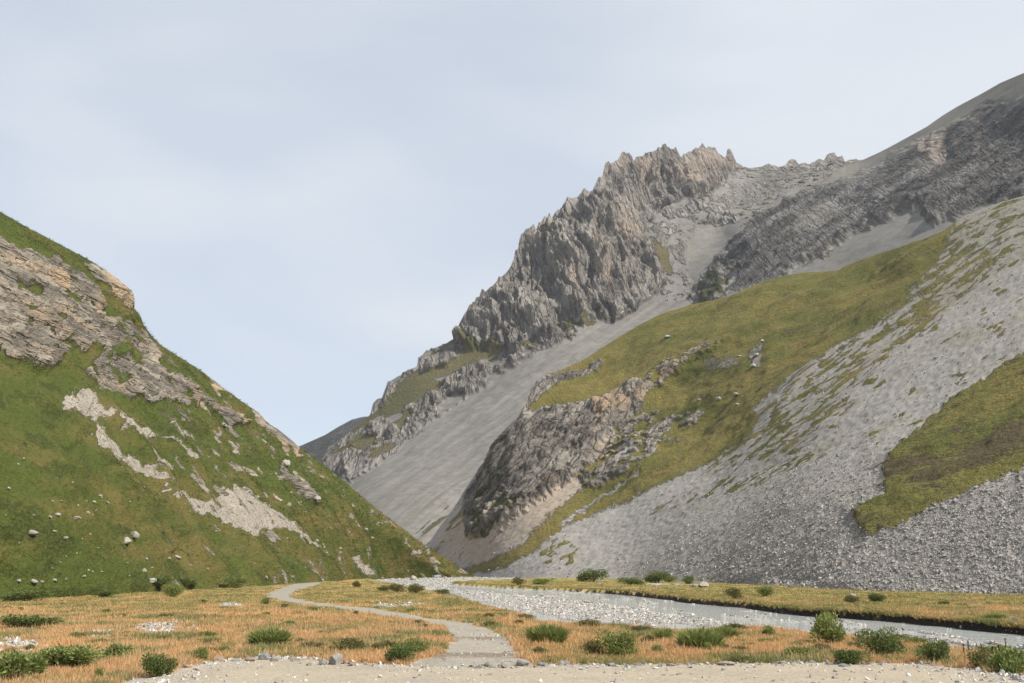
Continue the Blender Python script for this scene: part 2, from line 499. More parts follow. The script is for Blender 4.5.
def runs(a, w, l, seed):          # streaks that run down the slope
    u = (PX * math.cos(a) - PY * math.sin(a)); v = (PX * math.sin(a) + PY * math.cos(a))
    return fbm(u / l, v / w, np.full(u.shape, seed), 4)
shoulder = m([(530, 400), (537, 378), (560, 366), (610, 338), (640, 320), (690, 300), (760, 278), (838, 262), (945, 222), (958, 222), (940, 258), (908, 298), (872, 328), (832, 350), (800, 370), (772, 390), (752, 408), (760, 420), (748, 440), (722, 456), (690, 470), (650, 488), (612, 504), (572, 523), (548, 540), (522, 558), (490, 571), (455, 573), (485, 562), (520, 545), (560, 508), (600, 474), (640, 450), (600, 430), (560, 415)], 8)
gapf = mf([(578, 478), (592, 462), (604, 446), (616, 428), (636, 412), (660, 408), (644, 430), (618, 456), (600, 484), (584, 490)], 3)
mixed = m([(690, 475), (750, 412), (800, 372), (872, 328), (940, 262), (960, 240), (1010, 260), (940, 320), (880, 370), (840, 420), (800, 450), (740, 470)], 10)
topmix = m([(935, 240), (968, 205), (1024, 190), (1400, 40), (1400, 200), (1024, 262), (980, 285), (940, 310), (905, 315)], 8)
st = 0.7 * runs(0.62, 4, 45, 1.0) + 0.6 * runs(0.62, 1.8, 16, 2.0)
mixg = mixed * smooth(-0.45, 0.75, st + 0.05 + 0.35 * fbm(x / 5, y / 5, z / 5, 3)) * 0.95
topg = topmix * smooth(-0.7, 1.0, 0.8 * fbm(x / 14, y / 14, z / 5, 5, .65) + .5 * runs(.5, 2, 9, 3.0)) * 0.75
wedge = mf([(863, 534), (852, 512), (868, 503), (886, 494), (882, 466), (903, 442), (948, 402), (985, 380), (1024, 354), (1400, 130), (1400, 330), (1024, 472), (960, 496), (900, 521)], 3)
low = mf([(540, 540), (560, 537), (580, 548), (574, 562), (552, 567), (542, 560)], 4) * smooth(-0.2, 0.3, fbm(x / 6, y / 6, z / 6, 3))
patches = smooth(0.30, 0.75, runs(0.5, 7, 26, 5.0)) * smooth(500, 440, PY) * smooth(680, 720, PX) * 0.9
band = m([(640, 512), (690, 490), (740, 470), (800, 452), (850, 448), (800, 466), (740, 490), (690, 500), (650, 515)], 5) * smooth(0.0, 0.3, st + .05)
toe = smooth(6, 1, pt.bot[None] - PY) * smooth(-.1, .3, fbm(x / 8, y / 8, z / 8, 3)) * 0.8
cliff = m([(470, 536), (462, 502), (478, 476), (494, 442), (505, 424), (525, 424), (545, 410), (560, 405), (590, 402), (606, 402), (622, 392), (640, 384), (652, 390), (634, 414), (614, 430), (602, 450), (590, 466), (580, 476), (555, 491), (532, 506), (506, 526), (482, 536)], 3.5)
cliff2 = m([(588, 490), (600, 468), (625, 450), (652, 424), (680, 411), (706, 410), (692, 426), (662, 446), (640, 465), (612, 480)], 4)
cliff3 = m([(526, 404), (530, 390), (546, 376), (575, 370), (606, 360), (600, 368), (570, 378), (552, 388), (538, 400)], 3)
spine = mf([(590, 408), (620, 395), (646, 382), (664, 366), (690, 350), (716, 342), (724, 340), (708, 352), (686, 364), (664, 382), (646, 398), (622, 412), (604, 416)], 3)
outc = union(mf([(748, 350), (760, 335), (764, 348), (756, 366), (750, 366)], 2) * 0.7, mf([(700, 356), (736, 352), (742, 366), (716, 372), (700, 366)], 4) * 0.5)
leftface = m([(462, 502), (494, 440), (530, 392), (540, 376), (520, 430), (500, 470), (476, 520)], 4)
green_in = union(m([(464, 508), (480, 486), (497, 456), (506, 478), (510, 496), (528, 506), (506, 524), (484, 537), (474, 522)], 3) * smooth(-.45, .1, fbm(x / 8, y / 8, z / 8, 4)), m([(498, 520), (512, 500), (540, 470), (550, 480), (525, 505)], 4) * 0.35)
rock = np.clip(union(cliff, cliff2 * smooth(-.35, .1, fbm(x / 9, y / 9, z / 5, 3)), cliff3, spine * smooth(-.4, .05, fbm(x / 7, y / 7, z / 5, 3)), outc, leftface * 0.9, gapf * smooth(-.15, .15, fbm(x / 5, y / 5, z / 4, 3))) - 0.85 * green_in, 0, 1)
trackl = mf([(560, 522), (600, 492), (640, 470), (640, 474), (602, 497), (564, 527)], 1.5) * 0.8
grass = np.clip(union(shoulder * (1 - 0.75 * trackl), mixg, topg, wedge, low, patches, band * .8, toe, green_in, gapf, mf([(520, 412), (530, 396), (548, 388), (556, 396), (540, 408)], 3)) - rock, 0, 1)
fanstr = m([(428, 545), (460, 505), (478, 478), (486, 470), (470, 500), (446, 535), (436, 552)], 4) * smooth(0.0, 0.35, runs(0.7, 5, 40, 8.0) + .1) * .8
fang = smooth(0.3, 0.5, runs(0.72, 3.2, 38, 3.0)) * m([(425, 560), (462, 505), (505, 528), (470, 560), (450, 570)], 4)
grass = np.clip(union(grass, fanstr, fang), 0, 1)
brk = smooth(0.15, 0.55, fbm(x / 16, y / 16, z / 6, 4)) * shoulder * smooth(600, 660, PX) * 0.55
hbelt = m([(880, 464), (905, 458), (960, 454), (1024, 424), (1400, 280), (1400, 320), (1024, 456), (960, 478), (900, 488), (884, 482)], 4)
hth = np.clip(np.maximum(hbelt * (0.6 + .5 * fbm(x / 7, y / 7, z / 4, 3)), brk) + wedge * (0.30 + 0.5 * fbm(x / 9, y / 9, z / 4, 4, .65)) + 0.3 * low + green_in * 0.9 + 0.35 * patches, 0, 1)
dryn = np.clip(0.52 + 0.5 * fbm(x / 45, y / 45, z / 14, 4) + 0.25 * smooth(700, 540, PX) - 0.10 * wedge, 0, 1)
rust = np.clip(0.02 + 0.5 * fbm(x / 20, y / 20, z / 14, 3) + 0.55 * spine + 0.5 * mf([(600, 400), (625, 392), (630, 415), (600, 470), (592, 450)], 5), 0, 1)
brown = np.clip(m([(420, 560), (470, 500), (575, 475), (590, 478), (540, 530), (470, 570)], 6) + 0.15, 0, 1)
n = pt.N
u = x * 0.55 + z * 0.83; v = -x * 0.83 + z * 0.55
shw = m([(540, 385), (640, 315), (760, 275), (945, 222), (930, 270), (860, 335), (770, 395), (750, 430), (640, 495), (560, 540), (600, 440)], 40)
wsoft = smooth(-16, 22, sdist(PX, PY, [(863, 534), (852, 512), (886, 494), (882, 466), (903, 442), (985, 380), (1024, 354), (1400, 130), (1400, 330), (1024, 472), (900, 521)]))
disp = shw * 2.6 * fbm(x / 40, y / 40, z / 40, 4) + 1.2 * fbm(x / 50 + 9, y / 50, z / 50, 3) + grass * 0.45 * fbm(x / 6, y / 6, z / 6, 3) + (1 - grass) * (1 - rock) * 0.25 * fbm(x / 2, y / 2, z / 2, 2)
crk = ridged(u / 90, y / 200, v / 9, 4, 0.65); crk2 = ridged(x / 16, y / 20, z / 60 + 3, 4, .6)
vw = v + 5 * fbm(x / 40, y / 40, z / 40, 4)
disp += np.clip(rock - outc, 0, 1) * (0.45 + 0.55 * np.maximum(cliff, leftface)) * (1.3 * ridged(u / 60, y / 150, v / 16, 5, 0.66) - 0.8 + 1.4 * saw(vw / 17) + 0.7 * saw(vw / 5.3 + fbm(x / 12, y / 12, z / 12, 2)) + 0.6 * fbm(u / 9, y / 20, v / 3, 5, .72) - 1.2 * smooth(0.9, 1.7, crk2))
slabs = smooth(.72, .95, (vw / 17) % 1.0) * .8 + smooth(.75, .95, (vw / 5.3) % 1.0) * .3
disp += wsoft * 1.2 * (0.7 + 0.6 * fbm(x / 18, y / 18, z / 10, 3)) + wedge * 0.4 + spine * 1.0 + smooth(-6, 10, sdist(PX, PY, [(470, 536), (494, 442), (525, 424), (590, 402), (640, 384), (614, 430), (580, 476), (506, 526)])) * 3
disp -= trackl * 0.5
scv = np.clip(0.55 + 0.55 * runs(0.6, 9, 90, 21.0) + 0.25 * fbm(x / 3, y / 3, z / 3, 2), 0, 1)
scg = np.clip(0.7 * smooth(-.1, .6, runs(0.58, 12, 60, 23.0)) * smooth(560, 430, PY) * smooth(600, 700, PX), 0, 1)
scv = scv * (1 - 0.75 * topmix) * (1 - 0.35 * mixed)
scg = np.clip(scg + topmix * (0.55 + 0.5 * fbm(x / 10, y / 10, z / 6, 4)) + 0.3 * mixed, 0, 1)
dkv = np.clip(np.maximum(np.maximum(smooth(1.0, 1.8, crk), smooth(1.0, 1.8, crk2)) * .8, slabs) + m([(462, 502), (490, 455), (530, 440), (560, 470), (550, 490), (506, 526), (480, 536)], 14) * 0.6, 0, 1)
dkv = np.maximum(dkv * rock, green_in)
pt.P = P0 + n * (disp * smooth(0, 14, pt.bot[None] - PY) * (0.35 + 0.65 * smooth(0, 10, PY - pt.top[None])))[..., None]
MAT_R = terrain_mat('slope_turf', (0.132, 0.135, 0.034), (0.245, 0.196, 0.060), (0.115, 0.090, 0.043),
                    (0.335, 0.318, 0.295), (0.235, 0.222, 0.206), (0.46, 0.41, 0.35), (0.155, 0.136, 0.116), (0.40, 0.30, 0.21), 5.0, (0, 0.9, 0), (0.6, 0.35, 1.3))
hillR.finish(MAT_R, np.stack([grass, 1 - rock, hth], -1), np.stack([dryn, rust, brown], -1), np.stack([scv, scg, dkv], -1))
SCR_R = np.clip(1 - grass - rock, 0, 1)

# ------------------------------------------------------------------ far mountain
SKY_F = [(270, 520), (300, 490), (318, 474), (322, 459), (330, 447), (345, 436), (358, 425), (370.4, 414.7), (373, 403), (377.6, 398.6), (382, 398), (387.8, 382.5), (402, 374), (417, 366.4), (418, 357.6), (428.8, 350.3), (442, 345), (453.7, 340), (456.7, 329), (460, 322), (466, 312), (472.5, 305), (480.4, 295.6), (482, 290), (485, 292), (490, 288), (496, 284), (498, 279.8), (506, 272.7), (510, 266), (513, 259.5), (514.7, 249), (518, 247), (519.5, 240), (523, 233), (526, 228.6), (531.4, 227.4), (536, 228.2), (538, 224.4), (541, 225), (544.5, 218), (546, 217), (547.5, 219), (549.7, 212.4), (551.5, 218), (555, 214), (559.8, 210), (564, 203), (569.7, 197.6), (575, 200), (580, 195), (586, 191.5), (593, 190.6), (596.7, 181), (599, 176), (602.5, 176.5), (604.6, 163.4), (608, 161.3), (611, 163), (618, 158), (621, 152), (623, 153.5), (625, 154.6), (627.5, 151.5), (631, 156.4), (634, 160.8), (638, 157), (645, 153), (655.6, 150.7), (661, 147.5), (666, 146), (669.6, 149), (676, 149.7), (681, 156.4), (687, 153), (693, 149), (698, 147.5), (702.5, 144), (706, 148), (709, 149), (712, 146.7), (715, 150.7), (720, 154), (725.5, 157.5), (727, 150), (729, 148), (731.5, 152), (734, 159), (736.4, 163.4), (743, 167), (749.7, 168), (761, 166.8), (769, 163.4), (772, 165), (778.7, 166.8), (785.5, 165.5), (788, 160.6), (792.4, 159), (795.6, 159.8), (798.4, 163.9), (804.5, 162.7), (808.5, 164.7), (819, 159), (823.9, 159.8), (826.3, 155.8), (831, 152.9), (835, 153.4), (837.6, 157.4), (842.4, 156.6), (844.8, 161.5), (849.7, 159.8), (856.5, 158.7), (858.5, 160.6), (864, 159.4), (877, 153.5), (888, 148), (903.4, 139.6), (926.8, 126.7), (942, 116), (957, 106.8), (980.7, 94), (1000, 83), (1024, 73), (1100, 45), (1400, -80)]
BOT_F = [(270, 560), (400, 572), (480, 572), (540, 470), (600, 420), (700, 350), (760, 320), (860, 300), (960, 260), (1060, 225), (1400, 120)]
ctrl = [(300, 480, 1180), (322, 460, 1190), (370, 415, 1230), (417, 366, 1270), (456, 335, 1310), (483, 291, 1340), (520, 240, 1370), (570, 199, 1410), (608, 162, 1450), (666, 146, 1500), (702, 146, 1540), (735, 163, 1570), (770, 164, 1600), (831, 156, 1580), (860, 160, 1500), (926, 127, 1340), (1024, 73, 1180), (1100, 45, 1080), (1400, -80, 900),
        (340, 478, 1060), (395, 442, 1100), (450, 408, 1130), (500, 372, 1165), (545, 343, 1195), (600, 322, 1225), (640, 310, 1250), (690, 286, 1290), (725, 235, 1380), (700, 205, 1430), (735, 200, 1470), (765, 195, 1490),
        (400, 545, 760), (440, 560, 740), (430, 500, 870), (500, 450, 960), (560, 400, 1060), (620, 350, 1150), (480, 540, 800),
        (600, 240, 1330), (660, 250, 1330), (540, 290, 1290), (660, 200, 1430),
        (705, 290, 1240), (745, 235, 1290), (790, 208, 1340), (840, 180, 1420), (770, 262, 1190), (840, 225, 1200), (900, 190, 1170), (960, 170, 1110), (1024, 150, 1040),
        (735, 305, 1130), (800, 272, 1110), (880, 235, 1060), (930, 220, 1000), (1024, 205, 900), (1400, 110, 700), (1400, 20, 800)]
def teeth(px):
    k = smooth(450, 470, px) * smooth(742, 730, px) + 0.4 * smooth(755, 765, px) * smooth(862, 856, px) + 0.5 * smooth(320, 330, px) * smooth(450, 440, px)
    z_ = np.zeros(px.shape)
    return -k * (4.2 * np.maximum(0, fbm(px / 5.5, z_ + 3.3, z_, 3, .7)) - 2.6 * np.maximum(0, fbm(px / 9.0, z_ + 8.3, z_, 3, .7)))


mountF = Patch('mountain', 270, 1400, 0.95, BOT_F, SKY_F, 440, ctrl, 900, 0.6, teeth=teeth)
pt = mountF
m = masks(pt, 21, 5, 18); mf = masks(pt, 22, 3, 8)
P0 = pt.P.copy(); x, y, z = P0[..., 0], P0[..., 1], P0[..., 2]; PX, PY = pt.PX, pt.PY
peak_s = lambda s_: s_
peak = m([(450, 345), (470, 295), (520, 225), (600, 150), (660, 130), (742, 140), (748, 168), (735, 170), (718, 184), (698, 196), (672, 200), (652, 214), (642, 240), (656, 268), (664, 286), (638, 306), (612, 321), (588, 316), (572, 338), (542, 336), (522, 350), (500, 352), (472, 350), (455, 345)], 3)
lowcrag = union(m([(455, 395), (470, 372), (500, 350), (545, 332), (570, 338), (545, 344), (515, 364), (490, 382), (462, 398)], 3), mf([(398, 440), (412, 412), (430, 395), (455, 385), (478, 384), (450, 406), (425, 424)], 3),
                mf([(325, 470), (340, 440), (356, 430), (384, 418), (396, 424), (402, 436), (366, 458), (340, 477)], 4), mf([(318, 476), (320, 456), (330, 446), (338, 448), (336, 462), (334, 474)], 3), mf([(368, 420), (372, 400), (386, 380), (416, 362), (416, 372), (396, 386), (388, 402)], 3),
                mf([(418, 372), (420, 352), (452, 338), (470, 345), (452, 362), (438, 376)], 4), mf([(404, 414), (408, 400), (450, 372), (478, 360), (470, 378), (432, 402)], 5) * .8)
grassF = m([(318, 462), (345, 434), (385, 398), (420, 362), (456, 336), (500, 345), (520, 344), (480, 368), (446, 395), (418, 420), (396, 441), (372, 456), (345, 474), (322, 478)], 4)
lowcrag = lowcrag * smooth(-0.45, 0.0, fbm(x / 40, y / 40, z / 30, 4) - .1)
grassF = np.clip(grassF * smooth(-0.7, 0.0, fbm(x / 60, y / 60, z / 45, 4)) - 0.85 * lowcrag, 0, 1)
belt = m([(470, 352), (520, 338), (560, 318), (600, 305), (612, 322), (570, 340), (520, 352), (490, 372), (465, 380)], 4) * smooth(0.0, 0.4, fbm(x / 40, y / 40, z / 20, 4)) * 0.7
rib = mf([(652, 236), (668, 250), (674, 276), (664, 270), (654, 250)], 3) * 0.8
knoll = m([(690, 300), (704, 276), (724, 262), (732, 270), (728, 296), (700, 304)], 4)
bowl = mf([(740, 168), (850, 160), (800, 195), (745, 228), (728, 205)], 6)
outcrop = union(bowl * 0.6 * smooth(0.2, 0.7, fbm(x / 18, y / 18, z / 8, 4, .7)), mf([(700, 222), (712, 215), (735, 212), (738, 220), (718, 225)], 2), mf([(790, 166), (800, 172), (770, 200), (745, 205), (740, 190), (760, 176)], 8) * 0.35, smooth(0.42, 0.6, fbm(x / 26, y / 26, z / 12, 3)) * mf([(735, 165), (850, 160), (800, 195), (745, 225), (730, 200)], 4) * .8)
spires = mf([(755, 168), (768, 160), (790, 155), (830, 148), (850, 156), (858, 160), (840, 166), (824, 170), (798, 170), (776, 170)], 2)
Hrock = m([(700, 300), (708, 276), (748, 226), (800, 192), (850, 178), (896, 154), (940, 132), (985, 108), (1024, 98), (1400, -30), (1400, 150), (1024, 198), (962, 214), (934, 222), (916, 208), (884, 220), (862, 228), (842, 242), (802, 264), (770, 277), (736, 292), (712, 302)], 4)
Hscree = union(m([(725, 265), (738, 270), (736, 300), (724, 300)], 3) * 0.9, mf([(800, 215), (830, 200), (850, 205), (815, 232), (795, 236)], 5) * 0.35)
gul = m([(735, 232), (800, 186), (846, 168), (852, 172), (806, 194), (748, 232)], 2.5) * 0.8
Hrock = np.clip(Hrock - Hscree, 0, 1)
rampcl = mf([(345, 476), (390, 446), (425, 428), (400, 446), (366, 470), (352, 482)], 1.5) * smooth(0.0, .3, fbm(x / 30, y / 30, z / 30, 3) + .1) * 0.9
rock = np.clip(union(peak, lowcrag, knoll * 0.7, outcrop, spires, Hrock, rampcl * .8), 0, 1)
# light screes fingering up between the buttresses
chute = mf([(576, 335), (588, 318), (594, 290), (588, 262), (594, 264), (602, 292), (600, 318), (585, 338)], 3) * 0.75
rock = np.clip(rock - chute * 0.8, 0, 1)
frag = smooth(-.2, .5, fbm(x / 22, y / 22, z / 30, 5, .7)) * m([(640, 200), (700, 190), (735, 172), (740, 200), (715, 215), (690, 225), (680, 262), (690, 290), (660, 300), (640, 240)], 8)
rock = np.clip(np.maximum(rock, frag * .75), 0, 1)
strk = lambda a, w, l, sd: fbm((PX * math.cos(a) - PY * math.sin(a)) / l, (PX * math.sin(a) + PY * math.cos(a)) / w, np.full(PX.shape, sd), 4)
lowgrass = m([(395, 548), (430, 520), (470, 490), (500, 462), (512, 452), (492, 490), (450, 545)], 6) * smooth(-0.1, 0.35, strk(0.66, 5, 40, 2.0)) * .7
knollg = knoll * smooth(-.1, .3, fbm(x / 30, y / 30, z / 30, 3)) * .7
hg = m([(740, 290), (800, 264), (850, 236), (880, 224), (860, 240), (800, 272), (750, 292)], 4) * smooth(0, .3, strk(.5, 6, 30, 4.)) * .5
grass = np.clip(union(grassF, belt, rib, lowgrass, knollg, hg), 0, 1)
rust = np.clip(peak * (0.20 + 0.85 * fbm(x / 60 + 7, y / 60, z / 90, 3) + 0.15 * smooth(215, 165, PY)) + 0.9 * mf([(914, 138), (924, 136), (930, 150), (918, 154)], 3) + 0.8 * mf([(928, 130), (946, 136), (944, 166), (930, 158)], 4) + 0.6 * mf([(972, 118), (986, 120), (980, 160), (970, 155)], 4) + 0.8 * mf([(568, 290), (574, 262), (580, 275), (580, 300), (570, 300)], 3), 0, 1)
dark = Hrock
n = pt.N
disp = (3.0 * fbm(x / 120, y / 120, z / 120, 4) + 0.8 * strk(0.62, 9, 160, 41.0) + 0.25 * strk(0.64, 3.5, 70, 43.0)) * (1 - rock)
# vertical buttresses of the peak
lean = x + 0.22 * z
lw = lean + 9 * fbm(x / 60, y / 60, z / 60, 3)
crkF = ridged(lw / 30, y / 300, z / 200, 4, 0.62)
disp += peak * (17 * ridged(lw / 95, y / 300, z / 330, 3, 0.5) - 16.5 + 7 * fbm(x / 45, y / 60, z / 55, 4, .6) + 3.9 * ridged(lw / 24, y / 200, z / 150, 5, 0.64) + 1.8 * ridged(lw / 10, y / 60, z / 50, 4, .6) + 2.0 * fbm(lw / 5, y / 12, z / 16, 5, .75) - 5 * smooth(0.9, 1.8, crkF))
disp += lowcrag * (4.5 * ridged(lw / 24, y / 300, z / 130, 5, 0.6) - 2 + 1.8 * fbm(lw / 7, y / 12, z / 20, 4, .65))
uu = x * 0.80 + z * 0.60; vv = -x * 0.60 + z * 0.80
crkH = ridged(uu / 150, y / 500, vv / 24 + 3, 5, 0.62)
disp += Hrock * (5.0 * ridged(uu / 150, y / 500, vv / 28, 5, 0.64) - 3 + 2.0 * fbm(uu / 50, y / 200, vv / 6, 5, .7) + 2.5 * ridged(x / 60, y / 60, z / 160, 3) - 2)
FV = np.clip(0.55 + 0.6 * strk(0.60, 7, 150, 31.0) + 0.4 * strk(0.66, 3, 60, 37.0) + 0.3 * fbm(x / 12, y / 12, z / 12, 4) + 0.2 * fbm(x / 9, y / 9, z / 9, 3), 0, 1)
FV = np.where(PY < 300, np.clip(0.6 + 0.5 * fbm(x / 45, y / 45, z / 45, 5), 0, 1), FV)
FG = np.clip(0.55 * smooth(0, .6, strk(0.62, 10, 70, 33.0)) * smooth(430, 520, PY) + 0.4 * smooth(0.1, .6, fbm(x / 50, y / 50, z / 50, 4)) * smooth(380, 300, PY), 0, 1)
FG = np.maximum(FG, 0.55 * m([(770, 160), (850, 150), (940, 105), (1024, 60), (1400, -90), (1400, -20), (1024, 100), (900, 150), (850, 178), (800, 192)], 5))
FD = np.clip(peak * smooth(1.0, 1.9, crkF) + Hrock * smooth(0.9, 1.7, crkH) + lowcrag * smooth(1.0, 1.8, crkF), 0, 1)
disp += (knoll + outcrop + spires) * (1 - peak) * 7 * fbm(x / 14, y / 14, z / 12, 4)
topf = 0.10 + 0.90 * smooth(0, 20, PY - pt.top[None])
disp = np.where(Hrock > .02, disp * (0.1 + .9 * smooth(4, 40, PY - pt.top[None])), disp)
pt.P = P0 + n * (disp * topf)[..., None]
MAT_F = terrain_mat('mountain_rock', (0.115, 0.112, 0.046), (0.165, 0.140, 0.068), (0.06, 0.062, 0.034),
                    (0.210, 0.198, 0.181), (0.122, 0.114, 0.104), (0.42, 0.385, 0.345), (0.225, 0.206, 0.187), (0.42, 0.345, 0.285), 12.0, (0, 0.15, 0), (1.5, 0.15, 0.42), shale=((0.245, 0.232, 0.22), (0.078, 0.075, 0.073)))
# the banded grey ridge gets darker shale: heather channel is reused as shale on bare rock
t = MAT_F.node_tree
cov = np.stack([grass, 1 - rock, np.where(grass > .3, 0.2, 0) + 0 * x], -1)
mountF.finish(MAT_F, cov, np.stack([0.45 + 0.5 * fbm(x / 90, y / 90, z / 60, 3), rust, np.clip(dark, 0, 1)], -1), np.stack([FV, FG, FD], -1))

# ------------------------------------------------------------------ hill closing the valley
SKY_G = [(150, 500), (240, 468), (300, 446), (325, 435), (338, 427), (352, 419.5), (362, 417), (372, 416), (390, 405), (420, 398), (480, 420), (560, 450)]
ctrl = [(150, 560, 1900), (560, 560, 1800), (150, 500, 2600), (300, 446, 2600), (372, 416, 2600), (560, 450, 2400), (330, 500, 2150)]
hillG = Patch('distant_hill', 150, 560, 2.0, [(150, 569), (560, 569)], SKY_G, 120, ctrl, 900, 0.5)
P0 = hillG.P.copy(); x, y, z = P0[..., 0], P0[..., 1], P0[..., 2]
hillG.P = P0 + hillG.N * ((18 * fbm(x / 160, y / 160, z / 160, 5)) * smooth(0, 12, hillG.PY - hillG.top[None]))[..., None]
o1 = np.ones(x.shape)
MAT_G = terrain_mat('distant_turf', (0.055, 0.066, 0.034), (0.085, 0.085, 0.045), (0.045, 0.05, 0.035),
                    (0.2, 0.2, 0.2), (0.15, 0.15, 0.15), (0.11, 0.11, 0.115), (0.07, 0.07, 0.075), (0.1, 0.1, 0.1), 25.0, (0, 0.2, 0), (1, 1, 1))
hillG.finish(MAT_G, np.stack([0.5 + 0.5 * fbm(x / 120, y / 120, z / 80, 4), 0 * o1, 0.4 * o1], -1), np.stack([0.4 * o1, 0 * o1, 0 * o1], -1))
# ------------------------------------------------------------------ valley floor
def plan(poly): return np.array([floor_pt(a, b) for a, b in poly])


def pdist(x, y, line):
    d2 = np.full(x.shape, 1e18)
    for (ax, ay), (bx, by) in zip(line[:-1], line[1:]):
        ex, ey = bx - ax, by - ay
        t = np.clip(((x - ax) * ex + (y - ay) * ey) / (ex * ex + ey * ey + 1e-9), 0, 1)
        d2 = np.minimum(d2, (x - ax - t * ex) ** 2 + (y - ay - t * ey) ** 2)
    return np.sqrt(d2)


FAR_BANK = [(1900, 745), (1300, 661), (1024, 626.5), (980, 622.5), (940, 618.5), (900, 615), (850, 612), (800, 609), (770, 606), (748, 602.5), (732, 601.8), (716, 600.3), (700, 599), (686, 598), (672, 595.6), (660, 594.8), (640, 592.6), (620, 591), (600, 589.7), (560, 588), (520, 586.6), (490, 585), (470, 583.8), (453, 582.6)]
TONGUE = [(453, 582.0), (468, 580), (490, 579.2), (520, 578.6), (536, 577.6), (528, 576.6), (440, 575.4)]
NEAR_BANK = [(372, 578), (372, 580), (392, 582.6), (408, 586), (424, 588.6), (440, 591.4), (455, 594.5), (470, 599), (485, 604), (505, 609.5), (525, 614), (531, 616.5), (527, 619.5), (560, 623), (620, 626.5), (680, 630), (722, 629.5), (742, 628), (775, 630), (800, 632.5), (860, 638), (940, 646), (1024, 655), (1300, 694), (1900, 800)]
far_w, ton_w, near_w = plan(FAR_BANK), plan(TONGUE), plan(NEAR_BANK)
chan_w = np.concatenate([far_w, ton_w, near_w])
BAR = plan([(448, 586), (500, 591), (560, 594.5), (600, 598.5), (640, 603.5), (680, 609), (712, 612), (742, 616), (722, 620), (690, 617.5), (650, 616.5), (600, 614), (545, 610.5), (500, 603), (465, 594)])
BARFAR = plan([(372, 578), (440, 575.6), (535, 577), (468, 579.6), (450, 582), (448, 586), (425, 587), (395, 582)])
ROAD = plan([(60, 705), (120, 688), (150, 680), (186, 668.5), (205, 664.5), (232, 660.8), (262, 658.5), (300, 659.5), (330, 661), (365, 664), (400, 666.5), (450, 668), (490, 666.5), (520, 666.5), (560, 665.5), (620, 665.5), (700, 664.8), (780, 664.5), (850, 663.5), (900, 664.5), (930, 666.5), (960, 669), (985, 673), (1010, 679), (1060, 692), (1300, 760), (1300, 2500), (-900, 2500), (-400, 790)])
TRAIL = plan([(297, 582.4), (285, 587), (267, 593), (268, 597.5), (280, 601), (300, 604.2), (340, 610), (380, 616), (420, 622.3), (441, 627), (448, 636), (447, 645), (437, 655), (410, 663), (395, 669), (535, 669), (526, 660), (518, 650), (510, 640), (497, 632), (478, 625), (460, 621.8), (430, 617.8), (390, 610.8), (350, 606.3), (320, 603.3), (298, 599.3), (288, 595.5), (298, 589.5), (318, 584.8), (322, 581.6)])
STONY = [plan(p) for p in ([(80, 634), (100, 630), (118, 630), (126, 635), (112, 639), (86, 638.5)], [(128, 630), (150, 624), (178, 621), (190, 626), (186, 633), (150, 635)], [(0, 640), (40, 643), (60, 648), (30, 653), (0, 652)], [(368, 604), (400, 602), (425, 604), (410, 608), (372, 608)])]
SLAB = plan([(219, 604), (226, 602.3), (242, 603), (245, 605.5), (230, 607.5), (220, 607)])
FARSTRIP = plan([(700, 584), (640, 583), (650, 584.8), (700, 585.8)])


def road_mask(x, y, ox=0.0):
    return sdist(x, y, ROAD)


gx_in = np.arange(-40, 1066, 1.25)
gx_l = 512 - (512 + 40) * np.linspace(1, 0, 60, endpoint=False) ** -1.0 if False else None
left = -40 - np.cumsum(np.linspace(3, 120, 60)); right = 1066 + np.cumsum(np.linspace(3, 120, 60))
GX = np.concatenate([left[::-1], gx_in, right])
rows_py = np.concatenate([np.arange(720, 640, -0.5), np.arange(640, 574, -0.25), np.arange(574, 570.5, -0.25)])
GD = np.concatenate([np.linspace(3, floor_d(720) - 0.5, 22), floor_d(rows_py), np.geomspace(1600, 12000, 14)])
rx = (GX - 512) / F / (math.cos(TILT) - (341.5 - 590) / F * math.sin(TILT))
# columns of constant bearing
XX = rx[None] * GD[:, None]; YY = np.repeat(GD[:, None], len(GX), 1)
ZZ0 = np.zeros(XX.shape)
wob = 0.35 * fbm(XX / 2.2, YY / 2.2, ZZ0, 3); wob2 = 0.8 * fbm(XX / 7, YY / 7, ZZ0 + 4, 3)
ch = sdist(XX + wob + wob2 * 0.5, YY + wob * 1.6, chan_w)
inview = (YY < 700)
dfar = np.where(inview, pdist(XX, YY, far_w), 99); dnear = np.where(inview, pdist(XX, YY, np.concatenate([ton_w[1:], near_w])), 99)
isfar = dfar < dnear
depth = np.where(isfar, smooth(-0.15, 0.35, ch), smooth(-1.0, 1.8, ch))
bar = smooth(-0.6, 1.6, np.maximum(sdist(XX + wob2, YY + wob2 * 2, BAR), sdist(XX + wob2, YY + wob2, BARFAR)))
rd = sdist(XX + wob * 0.8, YY + wob * 0.8, ROAD); tr = sdist(XX + wob * 0.9 + 0.15 * fbm(XX / .6, YY / .6, ZZ0 + 3, 2), YY + wob * 1.1, TRAIL)
road_m = smooth(-0.25, 0.25, rd); trail_m = smooth(-0.2, 0.2, tr)
und = 0.10 * fbm(XX / 9, YY / 9, ZZ0, 3) + 0.035 * fbm(XX / 1.6, YY / 1.6, ZZ0, 3)
und = und * smooth(900, 300, YY) * (1 - 0.75 * np.maximum(road_m, trail_m))
braid = smooth(0.12, 0.5, fbm(dfar / 1.6 + 3, (YY - XX) / 16, ZZ0 + 5, 4, .6)) * smooth(0.8, 2.5, ch)
bar = np.maximum(bar, 0.72 * braid)
bed = -0.68 + 0.34 * bar + 0.10 * fbm(XX / 3.5, YY / 6, ZZ0 + 2, 3) + 0.05 * fbm(XX / 0.7, YY / 0.7, ZZ0, 2)
